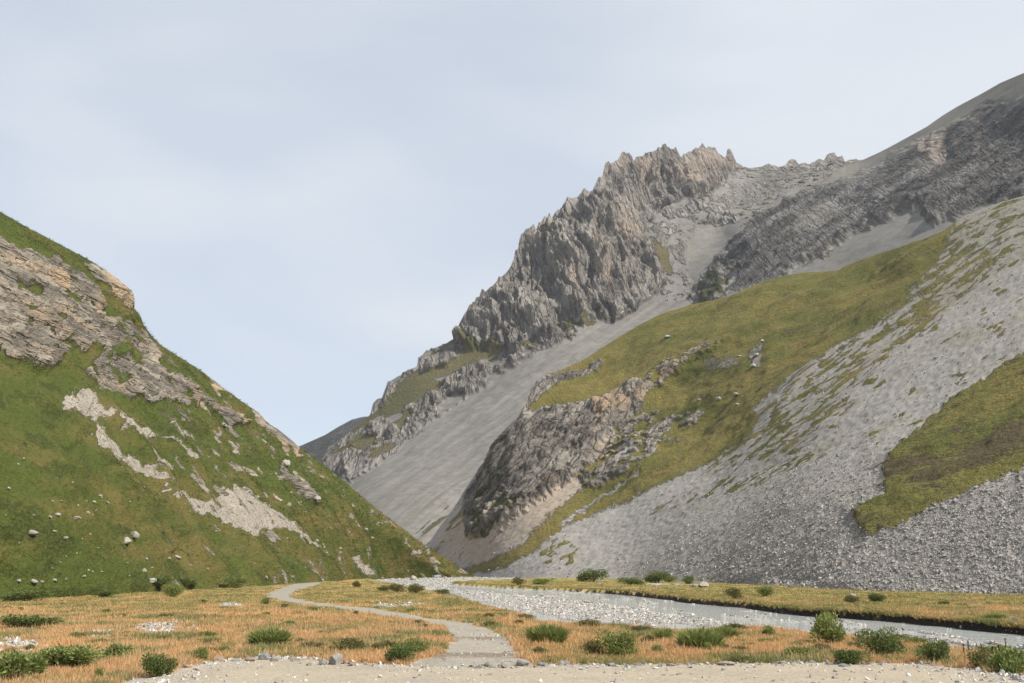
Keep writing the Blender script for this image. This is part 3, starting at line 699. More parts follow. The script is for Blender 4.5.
foot_riv = np.where(isfar, 0.16 * smooth(1.6, 0.3, np.abs(ch - 1.2)) * smooth(0.1, .5, fbm(XX / 5, YY / 5, ZZ0 + 8, 2) + .25), 0)
bed = bed + foot_riv
ZG = und * (1 - depth) + bed * depth
ripple = 0.05 * np.exp(-((YY - floor_d(638)) / 0.9) ** 2) + 0.04 * np.exp(-((YY - floor_d(655)) / 1.0) ** 2) - 0.05 * np.exp(-((YY - floor_d(646)) / 2) ** 2)
ZG = ZG + trail_m * (ripple - 0.04) + road_m * 0.02
stony = np.zeros(XX.shape)
for p in STONY + [FARSTRIP]: stony = np.maximum(stony, smooth(-0.8, 0.8, sdist(XX + wob2, YY + wob2, p)))
slab = smooth(-0.4, 0.4, sdist(XX, YY, SLAB))
stony = np.maximum(stony * smooth(-.3, .2, fbm(XX / 1.5, YY / 2, ZZ0 + 3, 3) + .1), slab)
verge = smooth(-1.1, 0.1, rd) * smooth(-.35, .25, fbm(XX / 1.2, YY / 1.2, ZZ0, 3))
gravel = np.clip(np.maximum(np.maximum(depth, stony), np.maximum(verge, np.maximum(road_m, trail_m))), 0, 1)
peat_shade = np.where(isfar, smooth(-0.35, -0.05, ch) * smooth(1.15, 0.6, ch), 0) * smooth(-260, -30, -dfar * 0) * smooth(floor_d(584), floor_d(592), YY)  # cut face of the far bank: bare peat plus painted shade
farbank = smooth(0, 12, XX - np.interp(YY, far_w[::-1, 1][np.argsort(far_w[::-1, 1])], far_w[::-1, 0][np.argsort(far_w[::-1, 1])])) * (YY > floor_d(700))
nearness = smooth(110, 45, YY)
dryness = np.clip(0.24 + 0.55 * nearness + 0.75 * fbm(XX / 5, YY / 8, ZZ0 + 1, 5, .6) - 0.22 * farbank, 0, 1)
greenp = np.clip(smooth(0.05, 0.6, fbm(XX / 3.5 + 5, YY / 6, ZZ0 + 6, 5, .7) + .1) * 1.0 + smooth(-2.2, -0.2, rd) * .25 + 0.35 * smooth(floor_d(604), floor_d(590), YY) * smooth(-.1, .5, fbm(XX / 15, YY / 25, ZZ0, 3)), 0, 1)


def ground_at(x, y):
    """terrain height at a plan point"""
    i = int(np.clip(np.searchsorted(GD, y), 1, len(GD) - 1))
    if abs(GD[i - 1] - y) < abs(GD[i] - y): i -= 1
    j = int(np.argmin(np.abs(XX[i] - x)))
    return float(ZG[i, j])


GV = np.stack([XX, YY, ZG], -1).reshape(-1, 3)
GF = grid_faces(*XX.shape)
t = NT('meadow')
g, gr, pe_sh = t.attr('cover'); d, gn, fb = t.attr('tint')
n1 = t.noise(0.5, 6, 0.65); n2 = t.noise(3.0, 5, 0.7); n3 = t.noise(11.0, 4, 0.7)
gc = t.mix(t.step(t.math('ADD', d, t.math('MULTIPLY', t.math('SUBTRACT', n1, 0.5), 0.9)), 0.15, 0.95), (0.27, 0.215, 0.072), (0.51, 0.295, 0.125))
gc = t.mix(t.step(t.math('ADD', gn, t.math('MULTIPLY', t.math('SUBTRACT', n2, 0.5), 0.8)), 0.3, 0.9), gc, (0.12, 0.125, 0.035))
gc = t.mix(t.math('MULTIPLY', t.step(n3, 0.45, 0.75), 0.4), gc, (0.10, 0.085, 0.03))
vs = t.voro(7.0); sv = t.n('ShaderNodeSeparateColor'); t.l(vs, sv.inputs[0])
gv = t.mix(t.math('MULTIPLY', sv.outputs[0], 0.8), (0.40, 0.385, 0.36), (0.24, 0.23, 0.215))
gv = t.mix(t.step(n1, 0.45, 0.7), gv, (0.345, 0.325, 0.285))
gc = t.mix(t.step(t.math('ADD', gr, t.math('MULTIPLY', t.math('SUBTRACT', n2, 0.5), 0.5)), 0.35, 0.65), gc, gv)
gc = t.mix(t.step(t.math('ADD', pe_sh, t.math('MULTIPLY', t.math('SUBTRACT', n2, 0.5), 0.9)), 0.35, 0.7), gc, t.mix(n3, (0.014, 0.010, 0.007), (0.04, 0.03, 0.022)))  # peaty soil, darkened further so the colour carries the bank wall's shade
t.colour(gc); t.bump(t.math('ADD', n2, n3), 0.7, 0.12)
MAT_GROUND = t.m
ground = link('ground', mesh_from('ground', GV, GF, attrs={'cover': np.stack([1 - gravel, gravel, peat_shade], -1).reshape(-1, 3), 'tint': np.stack([dryness, greenp, farbank], -1).reshape(-1, 3)}), MAT_GROUND)
ground['kind'] = 'structure'


def sheet(name, keep, z, mat, attrs=None):
    kf = keep.reshape(-1)[GF].all(1)
    f = GF[kf]; used, inv = np.unique(f.ravel(), return_inverse=True)
    V = np.stack([XX.ravel()[used], YY.ravel()[used], np.broadcast_to(z, XX.shape).ravel()[used]], -1)
    a = {k: v.reshape(-1, 3)[used] for k, v in (attrs or {}).items()}
    o = link(name, mesh_from(name, V, inv.reshape(-1, 4), attrs=a), mat)
    o['kind'] = 'structure'
    return o


def dirt_mat(name, a, b, c, sc):
    t = NT(name)
    n1 = t.noise(0.6 / sc, 6, 0.65, stretch=(1, 0.55, 1)); n2 = t.noise(5 / sc, 5, 0.7); v = t.voro(14 / sc)
    s = t.n('ShaderNodeSeparateColor'); t.l(v, s.inputs[0])
    w, _, _ = t.attr('cover')
    col = t.mix(t.step(n1, 0.35, 0.68), a, b)
    col = t.mix(t.step(t.math('ADD', w, t.math('MULTIPLY', t.math('SUBTRACT', n1, 0.5), 0.8)), 0.3, 0.9), col, c)
    col = t.mix(t.math('MULTIPLY', t.step(n2, 0.48, 0.75), 0.3), col, t.mix(0.5, col, (0.1, 0.09, 0.08)))
    col = t.mix(t.math('MULTIPLY', t.step(s.outputs[0], 0.8, 0.95), 0.45), col, (0.44, 0.42, 0.38))
    t.colour(col); t.bump(t.math('ADD', n2, s.outputs[1]), 0.5, 0.05)
    return t.m


wet = np.clip(np.exp(-((YY - floor_d(638.5)) / 1.3) ** 2) * 0.9 + np.exp(-((YY - floor_d(654)) / 1.2) ** 2) * 0.9 + 0.35 * fbm(XX / 2, YY / 2, ZZ0 + 7, 4) + 0.45 * smooth(floor_d(650), floor_d(664), YY), 0, 1)
o = sheet('trail', (tr > -0.5) & (rd < 0.4), ZG + np.clip(0.02 + tr * 0.25, -0.12, 0.02), dirt_mat('trail_dirt', (0.29, 0.255, 0.205), (0.25, 0.228, 0.19), (0.17, 0.135, 0.098), 1.0), {'cover': np.stack([wet, wet, wet], -1)})
wet2 = np.clip(smooth(0.1, 0.6, fbm(XX / 5, YY / 2, ZZ0 + 2, 4)) * .5, 0, 1)
o = sheet('gravel_road', rd > -0.5, ZG + np.clip(0.024 + rd * 0.25, -0.12, 0.024), dirt_mat('road_gravel', (0.34, 0.285, 0.21), (0.285, 0.245, 0.185), (0.27, 0.245, 0.21), 1.0), {'cover': np.stack([wet2, wet2, wet2], -1)})

t = NT('milky_water')
n1 = t.noise(0.35, 5, 0.6, stretch=(0.6, 1.4, 1)); n2 = t.noise(1.8, 6, 0.65, stretch=(0.7, 1.0, 1))
t.colour(t.mix(t.step(n1, 0.35, 0.65), (0.37, 0.40, 0.395), (0.42, 0.42, 0.395)))
t.b.inputs['Roughness'].default_value = 0.08; t.b.inputs['Specular IOR Level'].default_value = 0.5
t.bump(n2, 0.8, 0.16)
river = sheet('river', (ch > -1.2) & (ch > -50), -0.47, t.m)

# ------------------------------------------------------------------ small things
ICO = {}
def ico(sub):
    if sub not in ICO:
        import bmesh
        bm = bmesh.new(); bmesh.ops.create_icosphere(bm, subdivisions=sub, radius=1)
        ICO[sub] = (np.array([v.co[:] for v in bm.verts]), np.array([[v.index for v in f.verts] for f in bm.faces])); bm.free()
    return ICO[sub]


def stone_mesh(name, seed, sub=3, cuts=14):
    r = np.random.default_rng(seed); V, Fc = ico(sub); V = V.copy()
    for _ in range(cuts):
        n = r.normal(size=3); n /= np.linalg.norm(n); dd = r.uniform(0.5, 0.9)
        ex = np.maximum(0, V @ n - dd); V -= ex[:, None] * n
    V += 0.05 * fbm(V[:, 0] * 2 + seed, V[:, 1] * 2, V[:, 2] * 2, 3)[:, None] * V
    V[:, 2] = np.maximum(V[:, 2], -0.35)
    return mesh_from(name, V, Fc, smooth_shade=False, nper=3)


def stone_mat(name, a, b, c):
    t = NT(name)
    n1 = t.noise(2.2, 6, 0.7); n2 = t.noise(9, 5, 0.7)
    oi = t.n('ShaderNodeObjectInfo')
    col = t.mix(t.step(n1, 0.38, 0.64), a, b)
    col = t.mix(t.math('MULTIPLY', t.step(n2, 0.5, 0.72), 0.45), col, c)
    col = t.mix(t.math('MULTIPLY', oi.outputs['Random'], 0.45), col, t.mix(0.5, col, (0.2, 0.19, 0.18)))
    t.colour(col); t.bump(t.math('ADD', n1, n2), 0.7, 0.12)
    return t.m


PALE = stone_mat('pale_limestone', (0.41, 0.385, 0.34), (0.30, 0.28, 0.245), (0.17, 0.16, 0.145))
RUSTY = stone_mat('rusty_stone', (0.44, 0.33, 0.25), (0.32, 0.22, 0.155), (0.13, 0.09, 0.07))
GREYS = stone_mat('grey_stone', (0.34, 0.34, 0.34), (0.22, 0.22, 0.225), (0.10, 0.10, 0.10))
SM = []
for mt in (PALE, RUSTY, GREYS):
    ms_ = []
    for k in range(5):
        me = stone_mesh('stone', 100 + k); me.materials.append(mt); ms_.append(me)
    SM.append(ms_)


def stone(name, loc, size, kind, label, cat, group=None, squash=0.7, elong=1.0, rz=None):
    me = random.choice(SM[kind])
    o = bpy.data.objects.new(name, me); COL.objects.link(o)
    o.location = loc
    o.scale = (size / 2 * elong, size / 2, size / 2 * squash)
    o.rotation_euler = (random.uniform(-.2, .2), random.uniform(-.2, .2), random.uniform(0, 6.28) if rz is None else rz)
    return tag(o, label, cat, group)


def on_ground(px, py):
    p = floor_pt(px, py); return (p[0], p[1], ground_at(p[0], p[1]))


def blocks(name, mat, C, size, flat=0.6, tone=None, seed=1, kindlabel=None):
    """one mass of broken stone: every block an uneven six-sided lump"""
    r = np.random.default_rng(seed); n = len(C)
    base = np.array([[-1, -1, -1], [1, -1, -1], [1, 1, -1], [-1, 1, -1], [-1, -1, 1], [1, -1, 1], [1, 1, 1], [-1, 1, 1]], float) * 0.5
    v = base[None] * r.uniform(0.45, 1.0, (n, 8, 3))
    v *= np.stack([r.uniform(0.7, 1.35, n), r.uniform(0.6, 1.1, n), r.uniform(0.4, 0.95, n) * flat / 0.6], -1)[:, None]
    q = r.normal(size=(n, 4)); q /= np.linalg.norm(q, axis=1)[:, None]
    w, a, b, c = q.T
    M = np.stack([1 - 2 * (b * b + c * c), 2 * (a * b - w * c), 2 * (a * c + w * b), 2 * (a * b + w * c), 1 - 2 * (a * a + c * c), 2 * (b * c - w * a), 2 * (a * c - w * b), 2 * (b * c + w * a), 1 - 2 * (a * a + b * b)], -1).reshape(n, 3, 3)
    v = np.einsum('nij,nkj->nki', M, v) * size[:, None, None] * 1.35 + C[:, None]
    fq = np.array([[0, 3, 2, 1], [4, 5, 6, 7], [0, 1, 5, 4], [1, 2, 6, 5], [2, 3, 7, 6], [3, 0, 4, 7]])
    Fq = (np.arange(n)[:, None, None] * 8 + fq[None]).reshape(-1, 4)
    tn = r.uniform(0, 1, (n, 3)) if tone is None else tone
    o = link(name, mesh_from(name, v.reshape(-1, 3), Fq, smooth_shade=False, attrs={'tone': np.repeat(tn, 8, 0)}), mat)
    o['kind'] = 'stuff'
    return o


def rubble_mat(name, stops, rust):
    t = NT(name); a, b, c = t.attr('tone')
    col = t.ramp(a, stops)
    col = t.mix(t.math('MULTIPLY', t.step(b, 0.86, 0.95), 0.6), col, rust)
    n = t.noise(5, 4, 0.7)
    col = t.mix(t.math('MULTIPLY', t.step(n, 0.4, 0.7), 0.35), col, t.mix(0.6, col, (0.06, 0.06, 0.06)))
    t.colour(col); return t.m


def pick(pt, W, n, seed, jitter=0.7):
    r = np.random.default_rng(seed)
    i = r.choice(W.size, n, p=(W / W.sum()).ravel())
    a, b = np.unravel_index(i, W.shape)
    a2 = np.clip(a + 1, 0, pt.nr - 1); b2 = np.clip(b + 1, 0, pt.nc - 1)
    p = pt.P[a, b]; u = r.uniform(0, 1, n)[:, None]; v = r.uniform(0, 1, n)[:, None]
    return p + (pt.P[a2, b] - p) * u + (pt.P[a, b2] - p) * v, a, b


def sizes(r, n, lo, hi, p=2.2):
    return np.clip(lo * (1 - r.uniform(0, 1, n)) ** (-1 / p), lo, hi)


rr = np.random.default_rng(5)
# right-hand scree
W = SCR_R.copy(); D = hillR.P[..., 1]
inv = (hillR.PX < 1230) & (hillR.PX > 400) & (hillR.PY < hillR.bot[None] - 2)
nearw = smooth(360, 140, D) ** 0.9
bould = smooth(420, 560, hillR.PY + 0.35 * (hillR.PX - 1024) * 0) * nearw
W1 = W * inv * (0.05 + bould) * np.where(W > .35, 1, 0)
C, a, b = pick(hillR, W1, 210000, 31)
sz = sizes(rr, len(C), 0.08, 0.5, 2.5) * (0.75 + 0.5 * rr.uniform(0, 1, len(C))) * (0.72 + 0.28 * D[a, b] / 200)
RUB = rubble_mat('scree_stone', [(0, (0.20, 0.19, 0.176)), (0.35, (0.275, 0.261, 0.243)), (0.8, (0.325, 0.309, 0.288)), (1, (0.39, 0.372, 0.348))], (0.27, 0.21, 0.165))
blocks('scree_rubble', RUB, C, sz, seed=3)
# left-hand white screes
W = SCR_L * (hillL.PX > -60)
C, a, b = pick(hillL, np.where(W > .35, W, 0), 30000, 32)
RUBL = rubble_mat('white_scree_stone', [(0, (0.16, 0.148, 0.128)), (0.4, (0.27, 0.25, 0.218)), (1, (0.38, 0.353, 0.31))], (0.33, 0.25, 0.18))
C[:, 2] -= 0.05
blocks('white_rubble', RUBL, C, sizes(rr, len(C), 0.06, 0.26, 2.5), seed=4)
# river gravel
W = np.where(inview & (ch > 0.1) & (XX > -200) & (np.abs(rx[None]) < 0.56), 1.0, 0) * (0.04 + bar + foot_riv * 1.0) * np.where(YY < 420, 1, 0)
W[:24] = 0
class _G: pass
gp = _G(); gp.P = np.stack([XX, YY, ZG], -1); gp.nr, gp.nc = XX.shape
C, a, b = pick(gp, W, 70000, 33)
RUBG = rubble_mat('river_stone', [(0, (0.20, 0.19, 0.175)), (0.3, (0.34, 0.325, 0.30)), (0.75, (0.46, 0.44, 0.405)), (1, (0.64, 0.615, 0.57))], (0.34, 0.25, 0.18))
blocks('river_gravel', RUBG, C, sizes(rr, len(C), 0.03, 0.19, 2.1) * (0.5 + YY[a, b] / 160), flat=0.45, seed=5)
# small stones of the stony patches and the verge
W = np.where((YY < 140) & (np.abs(rx[None]) < 0.52), 1.0, 0) * (np.where(stony > .3, stony, 0) * 1.5 + 0.6 * smooth(-0.75, -0.1, rd) * smooth(0.35, 0.0, rd) * smooth(-.2, .4, fbm(XX / 2.2, YY / 2.2, ZZ0 + 12, 3)) * (tr < -0.4)); W[:24] = 0
C, a, b = pick(gp, W, 7000, 34)
C[:, 2] += 0.02
blocks('verge_rubble', RUBG, C, sizes(rr, len(C), 0.035, 0.20, 2.2), flat=0.5, seed=6)
# loose grit on the road and path
W = np.where((YY < 75) & (YY > 24) & (np.abs(rx[None]) < 0.52), 1.0, 0) * np.maximum(smooth(0, .3, rd) * (0.15 + smooth(2.5, .2, rd)), 0.25 * smooth(0, .3, tr)); W[:24] = 0
C, a, b = pick(gp, W, 5000, 35); C[:, 2] += 0.02
blocks('road_grit', RUBG, C, sizes(rr, len(C), 0.025, 0.12, 2.0), flat=0.5, seed=7)

# ------------------------------------------------------------------ grass
def blades(name, mat, C, h, w, nb, spread, seed, tone, lean=0.45):
    r = np.random.default_rng(seed); n = len(C)
    C = np.repeat(C, nb, 0); h = np.repeat(h, nb) * r.uniform(0.55, 1.15, n * nb); w = np.repeat(w, nb)
    tn = np.repeat(tone, nb, 0) + r.normal(0, 0.07, (n * nb, 3))
    a = r.uniform(0, 2 * np.pi, n * nb); rad = np.repeat(spread, nb) * np.sqrt(r.uniform(0, 1, n * nb))
    base = C + np.stack([np.cos(a) * rad, np.sin(a) * rad, 0 * a - 0.02], -1)
    la = a + r.normal(0, 0.9, n * nb); ln = np.abs(r.normal(0, lean, n * nb))
    dirv = np.stack([np.cos(la) * ln, np.sin(la) * ln, np.ones(n * nb)], -1)
    fa = r.uniform(0, 2 * np.pi, n * nb); side = np.stack([np.cos(fa), np.sin(fa), 0 * fa], -1) * (w / 2)[:, None]
    mid = base + dirv * (h * 0.55)[:, None] * np.array([0.6, 0.6, 1.0])
    tip = base + dirv * h[:, None]
    V = np.stack([base - side, base + side, mid + side * 0.8, mid - side * 0.8, tip - side * .15, tip + side * .15], 1).reshape(-1, 3)
    i = np.arange(n * nb)[:, None, None] * 6
    Fq = (i + np.array([[0, 1, 2, 3], [3, 2, 5, 4]])[None]).reshape(-1, 4)
    o = link(name, mesh_from(name, V, Fq, attrs={'tone': np.repeat(np.clip(tn, 0, 1), 6, 0)}), mat)
    o['kind'] = 'stuff'
    return o


def blade_mat(name, olive, orange, green, pale):
    t = NT(name); a, b, c = t.attr('tone')
    col = t.mix(t.step(a, 0.15, 0.85), olive, orange)
    col = t.mix(t.step(b, 0.3, 0.8), col, green)
    col = t.mix(t.math('MULTIPLY', c, 0.4), col, pale)
    t.colour(col)
    tr_ = t.n('ShaderNodeBsdfTranslucent'); t.val(tr_.inputs[0], col)
    mx = t.n('ShaderNodeMixShader'); mx.inputs[0].default_value = 0.3
    t.l(t.b.outputs[0], mx.inputs[1]); t.l(tr_.outputs[0], mx.inputs[2]); t.l(mx.outputs[0], t.out.inputs[0])
    return t.m


vis = (rx[None] < 0.72) & (rx[None] > -0.6) & (YY > 25) & (YY < 260)
grassy = np.where((gravel < 0.5) & (peat_shade < 0.4) & vis & ((ch < 0.0)), 1.0, 0)
# away from the hill feet
Wg = grassy * smooth(floor_d(586), floor_d(600), YY + 0 * XX) if False else grassy * np.interp(YY, [25, 60, 110, 260], [1.0, 0.8, 0.5, 0.35])
Wg[:24] = 0
C, a, b = pick(gp, Wg, 92000, 41)
dd = YY[a, b]
tone = np.stack([dryness[a, b], greenp[a, b] * 0.9, rr.uniform(0, 1, len(C))], -1)
GRASSM = blade_mat('dry_grass', (0.29, 0.235, 0.078), (0.56, 0.335, 0.155), (0.165, 0.180, 0.050), (0.60, 0.48, 0.30))
blades('meadow_grass', GRASSM, C, np.clip(0.07 + 0.16 * rr.uniform(0, 1, len(C)) ** 1.5 + 0.04 * (tone[:, 0] > .6), .06, .5) * np.interp(dd, [30, 100, 250], [1, .9, .9]), np.interp(dd, [30, 100, 250], [0.022, 0.06, 0.15]), 9, np.interp(dd, [30, 100, 250], [0.16, 0.3, 0.6]), 42, tone)
# taller bleached stems standing out of the sward
C, a, b = pick(gp, Wg * (dryness > .45) * smooth(-.1, .4, fbm(XX / 3, YY / 5, ZZ0 + 15, 3)), 3500, 47)
blades('straw_stems', GRASSM, C, 0.28 + 0.2 * rr.uniform(0, 1, len(C)), np.interp(YY[a, b], [30, 100, 250], [0.016, 0.04, 0.08]), 4, np.full(len(C), 0.2), 48, np.stack([0.4 + .4 * rr.uniform(0, 1, len(C)), 0.1 * rr.uniform(0, 1, len(C)), np.full(len(C), 1.0)], -1), 0.3)
# turf hanging over the cut bank
Wb = np.where(isfar & (ch > -0.9) & (ch < 0.05) & vis, 1.0, 0); Wb[:24] = 0
C, a, b = pick(gp, Wb, 9000, 43); C[:, 2] = np.maximum(C[:, 2], -0.12)
tone = np.stack([dryness[a, b] * .6, 0.25 + greenp[a, b] * .5, rr.uniform(0, 1, len(C)) * .6], -1)
blades('bank_grass', GRASSM, C, np.full(len(C), 0.2), np.interp(YY[a, b], [45, 150], [0.06, 0.14]), 5, np.full(len(C), 0.2), 44, tone, 0.8)
# hill turf
W = GRASS_L * np.where((hillL.PX > -60) & (hillL.PX < 475) & (hillL.PY < hillL.bot[None] - 3) & (GRASS_L > .5), 1, 0)
C, a, b = pick(hillL, W, 45000, 45)
hD = hillL.P[a, b, 1]
hth_n = fbm(C[:, 0] / 12, C[:, 1] / 12, C[:, 2] / 6, 3)
tone = np.stack([np.clip(dryn_L[a, b], 0, 1), np.clip(0.15 + 0.9 * hth_L[a, b], 0, 1), rr.uniform(0, .8, len(C))], -1)
TURFM = blade_mat('hill_grass', (0.120, 0.128, 0.031), (0.198, 0.156, 0.054), (0.062, 0.090, 0.019), (0.12, 0.13, 0.045))
blades('hill_grass', TURFM, C, (0.08 + 0.15 * rr.uniform(0, 1, len(C)) ** 3) * hD / 190, 0.10 * hD / 190, 6, 0.42 * hD / 190, 46, tone, 0.8)
HAZE = 5e-5
# ------------------------------------------------------------------ shrubs
def leaf_mat(name, a, b, c, trans=0.25):
    t = NT(name); u, v, w = t.attr('tone')
    oi = t.n('ShaderNodeObjectInfo')
    col = t.mix(u, a, b); col = t.mix(t.math('MULTIPLY', t.step(v, 0.75, 0.95), 0.7), col, c)
    col = t.mix(t.math('MULTIPLY', oi.outputs['Random'], 0.3), col, b)
    t.colour(col); t.b.inputs['Roughness'].default_value = 0.65
    tr_ = t.n('ShaderNodeBsdfTranslucent'); t.val(tr_.inputs[0], col)
    mx = t.n('ShaderNodeMixShader'); mx.inputs[0].default_value = trans
    t.l(t.b.outputs[0], mx.inputs[1]); t.l(tr_.outputs[0], mx.inputs[2]); t.l(mx.outputs[0], t.out.inputs[0])
    return t.m


DARKLEAF = leaf_mat('willow_leaf', (0.068, 0.100, 0.027), (0.165, 0.205, 0.064), (0.24, 0.27, 0.12))
GREENLEAF = leaf_mat('green_leaf', (0.115, 0.155, 0.040), (0.24, 0.28, 0.085), (0.34, 0.31, 0.13))
HERBLEAF = leaf_mat('herb_leaf', (0.125, 0.175, 0.045), (0.25, 0.295, 0.095), (0.38, 0.36, 0.17))
DULLLEAF = leaf_mat('dull_leaf', (0.10, 0.11, 0.038), (0.175, 0.165, 0.062), (0.28, 0.22, 0.10))
tk = NT('twig'); nn = tk.noise(20, 3); tk.colour(tk.mix(nn, (0.07, 0.05, 0.035), (0.15, 0.11, 0.075))); TWIG = tk.m


def foliage_mesh(seed, n, leaf, style):
    """leaves of a shrub of unit width (radius 0.5) and unit height standing on z = 0"""
    r = np.random.default_rng(seed)
    ns = 9
    sc = np.stack([r.uniform(-.34, .34, ns), r.uniform(-.34, .34, ns), r.uniform(.2, .62, ns)], -1); sc[0] = (0, 0, .55)
    sr = r.uniform(.15, .33, ns)
    k = r.integers(0, ns, n)
    d = r.normal(size=(n, 3)); d /= np.linalg.norm(d, axis=1)[:, None]
    rad = sr[k] * (r.uniform(0, 1, n) ** 0.4)
    c = sc[k] + d * rad[:, None] * np.array([1, 1, 1.15])
    if style == 'blade':
        a = r.uniform(0, 6.283, n); q = 0.36 * np.sqrt(r.uniform(0, 1, n))
        c = np.stack([np.cos(a) * q, np.sin(a) * q, r.uniform(0.0, 0.5, n) * (1 - q * 1.4)], -1)
        up = np.stack([np.cos(a) * q * 0.9, np.sin(a) * q * 0.9, np.ones(n)], -1) + r.normal(0, .22, (n, 3))
    else:
        up = d * 0.6 + np.array([0, 0, 0.75]) + r.normal(0, .45, (n, 3))
    c[:, 2] = np.maximum(c[:, 2], 0.03)
    up /= np.linalg.norm(up, axis=1)[:, None]
    s = np.cross(up, r.normal(size=(n, 3))); s /= np.linalg.norm(s, axis=1)[:, None]
    nrm = np.cross(s, up)
    L = leaf * r.uniform(.6, 1.3, n); ratio = 0.055 if style == 'blade' else 0.42
    Wd = L * ratio
    e = lambda v, q: v * q[:, None]
    p0 = c; p1 = c + e(up, L * .45) + e(s, Wd * .5) + e(nrm, Wd * .15); p2 = c + e(up, L) - e(nrm, L * .12); p3 = c + e(up, L * .45) - e(s, Wd * .5) + e(nrm, Wd * .15)
    V = np.stack([p0, p1, p2, p3], 1).reshape(-1, 3)
    tn = np.stack([np.clip(r.uniform(0, 1, n) * .8 + .2 * (c[:, 2]), 0, 1), r.uniform(0, 1, n), r.uniform(0, 1, n)], -1)
    return mesh_from('foliage', V, np.arange(4 * n).reshape(-1, 4), attrs={'tone': np.repeat(tn, 4, 0)})


def stems_mesh(seed, n=14, lo=.45, hi=.8):
    r = np.random.default_rng(seed); V = []; Fq = []
    for i in range(n):
        a = r.uniform(0, 6.283); L = r.uniform(lo, hi); sp = r.uniform(.05, .4)
        b = np.array([np.cos(a) * .06, np.sin(a) * .06, -.05]); e = np.array([np.cos(a) * sp, np.sin(a) * sp, L]); m_ = (b + e) / 2 + np.array([0, 0, .07])
        for P_, w in ((b, .012), (m_, .009), (e, .004)):
            for k in range(4): V.append(P_ + w * np.array([math.cos(k * 1.57), math.sin(k * 1.57), 0]))
        o = i * 12
        for s_ in (0, 4):
            for k in range(4): Fq.append([o + s_ + k, o + s_ + (k + 1) % 4, o + s_ + 4 + (k + 1) % 4, o + s_ + 4 + k])
    return mesh_from('stems', np.array(V), np.array(Fq))


KINDS = {}
for kname, mat, n, leaf, style in (('willow', DARKLEAF, 3200, .075, 'leaf'), ('bush', GREENLEAF, 2800, .08, 'leaf'), ('herb', HERBLEAF, 2200, .11, 'leaf'), ('rush', GREENLEAF, 2600, .42, 'blade'), ('dull', DULLLEAF, 1800, .085, 'leaf')):
    KINDS[kname] = []
    for k in range(3):
        f = foliage_mesh(hash_ := (sum(map(ord, kname)) * 7 + k), n, leaf, style); f.materials.append(mat)
        s_ = stems_mesh(hash_ + 1); s_.materials.append(TWIG)
        KINDS[kname].append((f, s_))


def shrub(name, kind, loc, w, h, label, cat, group=None, parts=True, dep=0.8):
    f, s_ = random.choice(KINDS[kind])
    if parts:
        o = bpy.data.objects.new(name, None); COL.objects.link(o)
        for nm, me in (('foliage', f), ('stems', s_)):
            c = bpy.data.objects.new(nm, me); COL.objects.link(c); c.parent = o
    else:
        o = bpy.data.objects.new(name, f); COL.objects.link(o)
    o.location = loc; o.rotation_euler = (0, 0, random.uniform(-.5, .5) + random.choice((0, math.pi))); o.scale = (w, w * dep, h)
    return tag(o, label, cat, group)


def pxshrub(name, kind, px, py, w, h, label, cat='shrub', group=None, dep=0.8, surf=None):
    """stands with its base at this place of the plan; w, h as apparent size there"""
    if surf is None and py < np.interp(px, *np.array(FOOT_L).T) - 0.3 and px < 350: surf = hillL
    if surf is None: loc = on_ground(px, py)
    else: loc = tuple(surf.at(px, py))
    k = loc[1] / F * 1.02
    far = w < 13 or name == 'grass_tuft'
    return shrub(name, kind, (loc[0], loc[1], loc[2] - 0.03), w * k * 1.12, h * k * 1.35, label, cat, group, parts=not far, dep=dep)


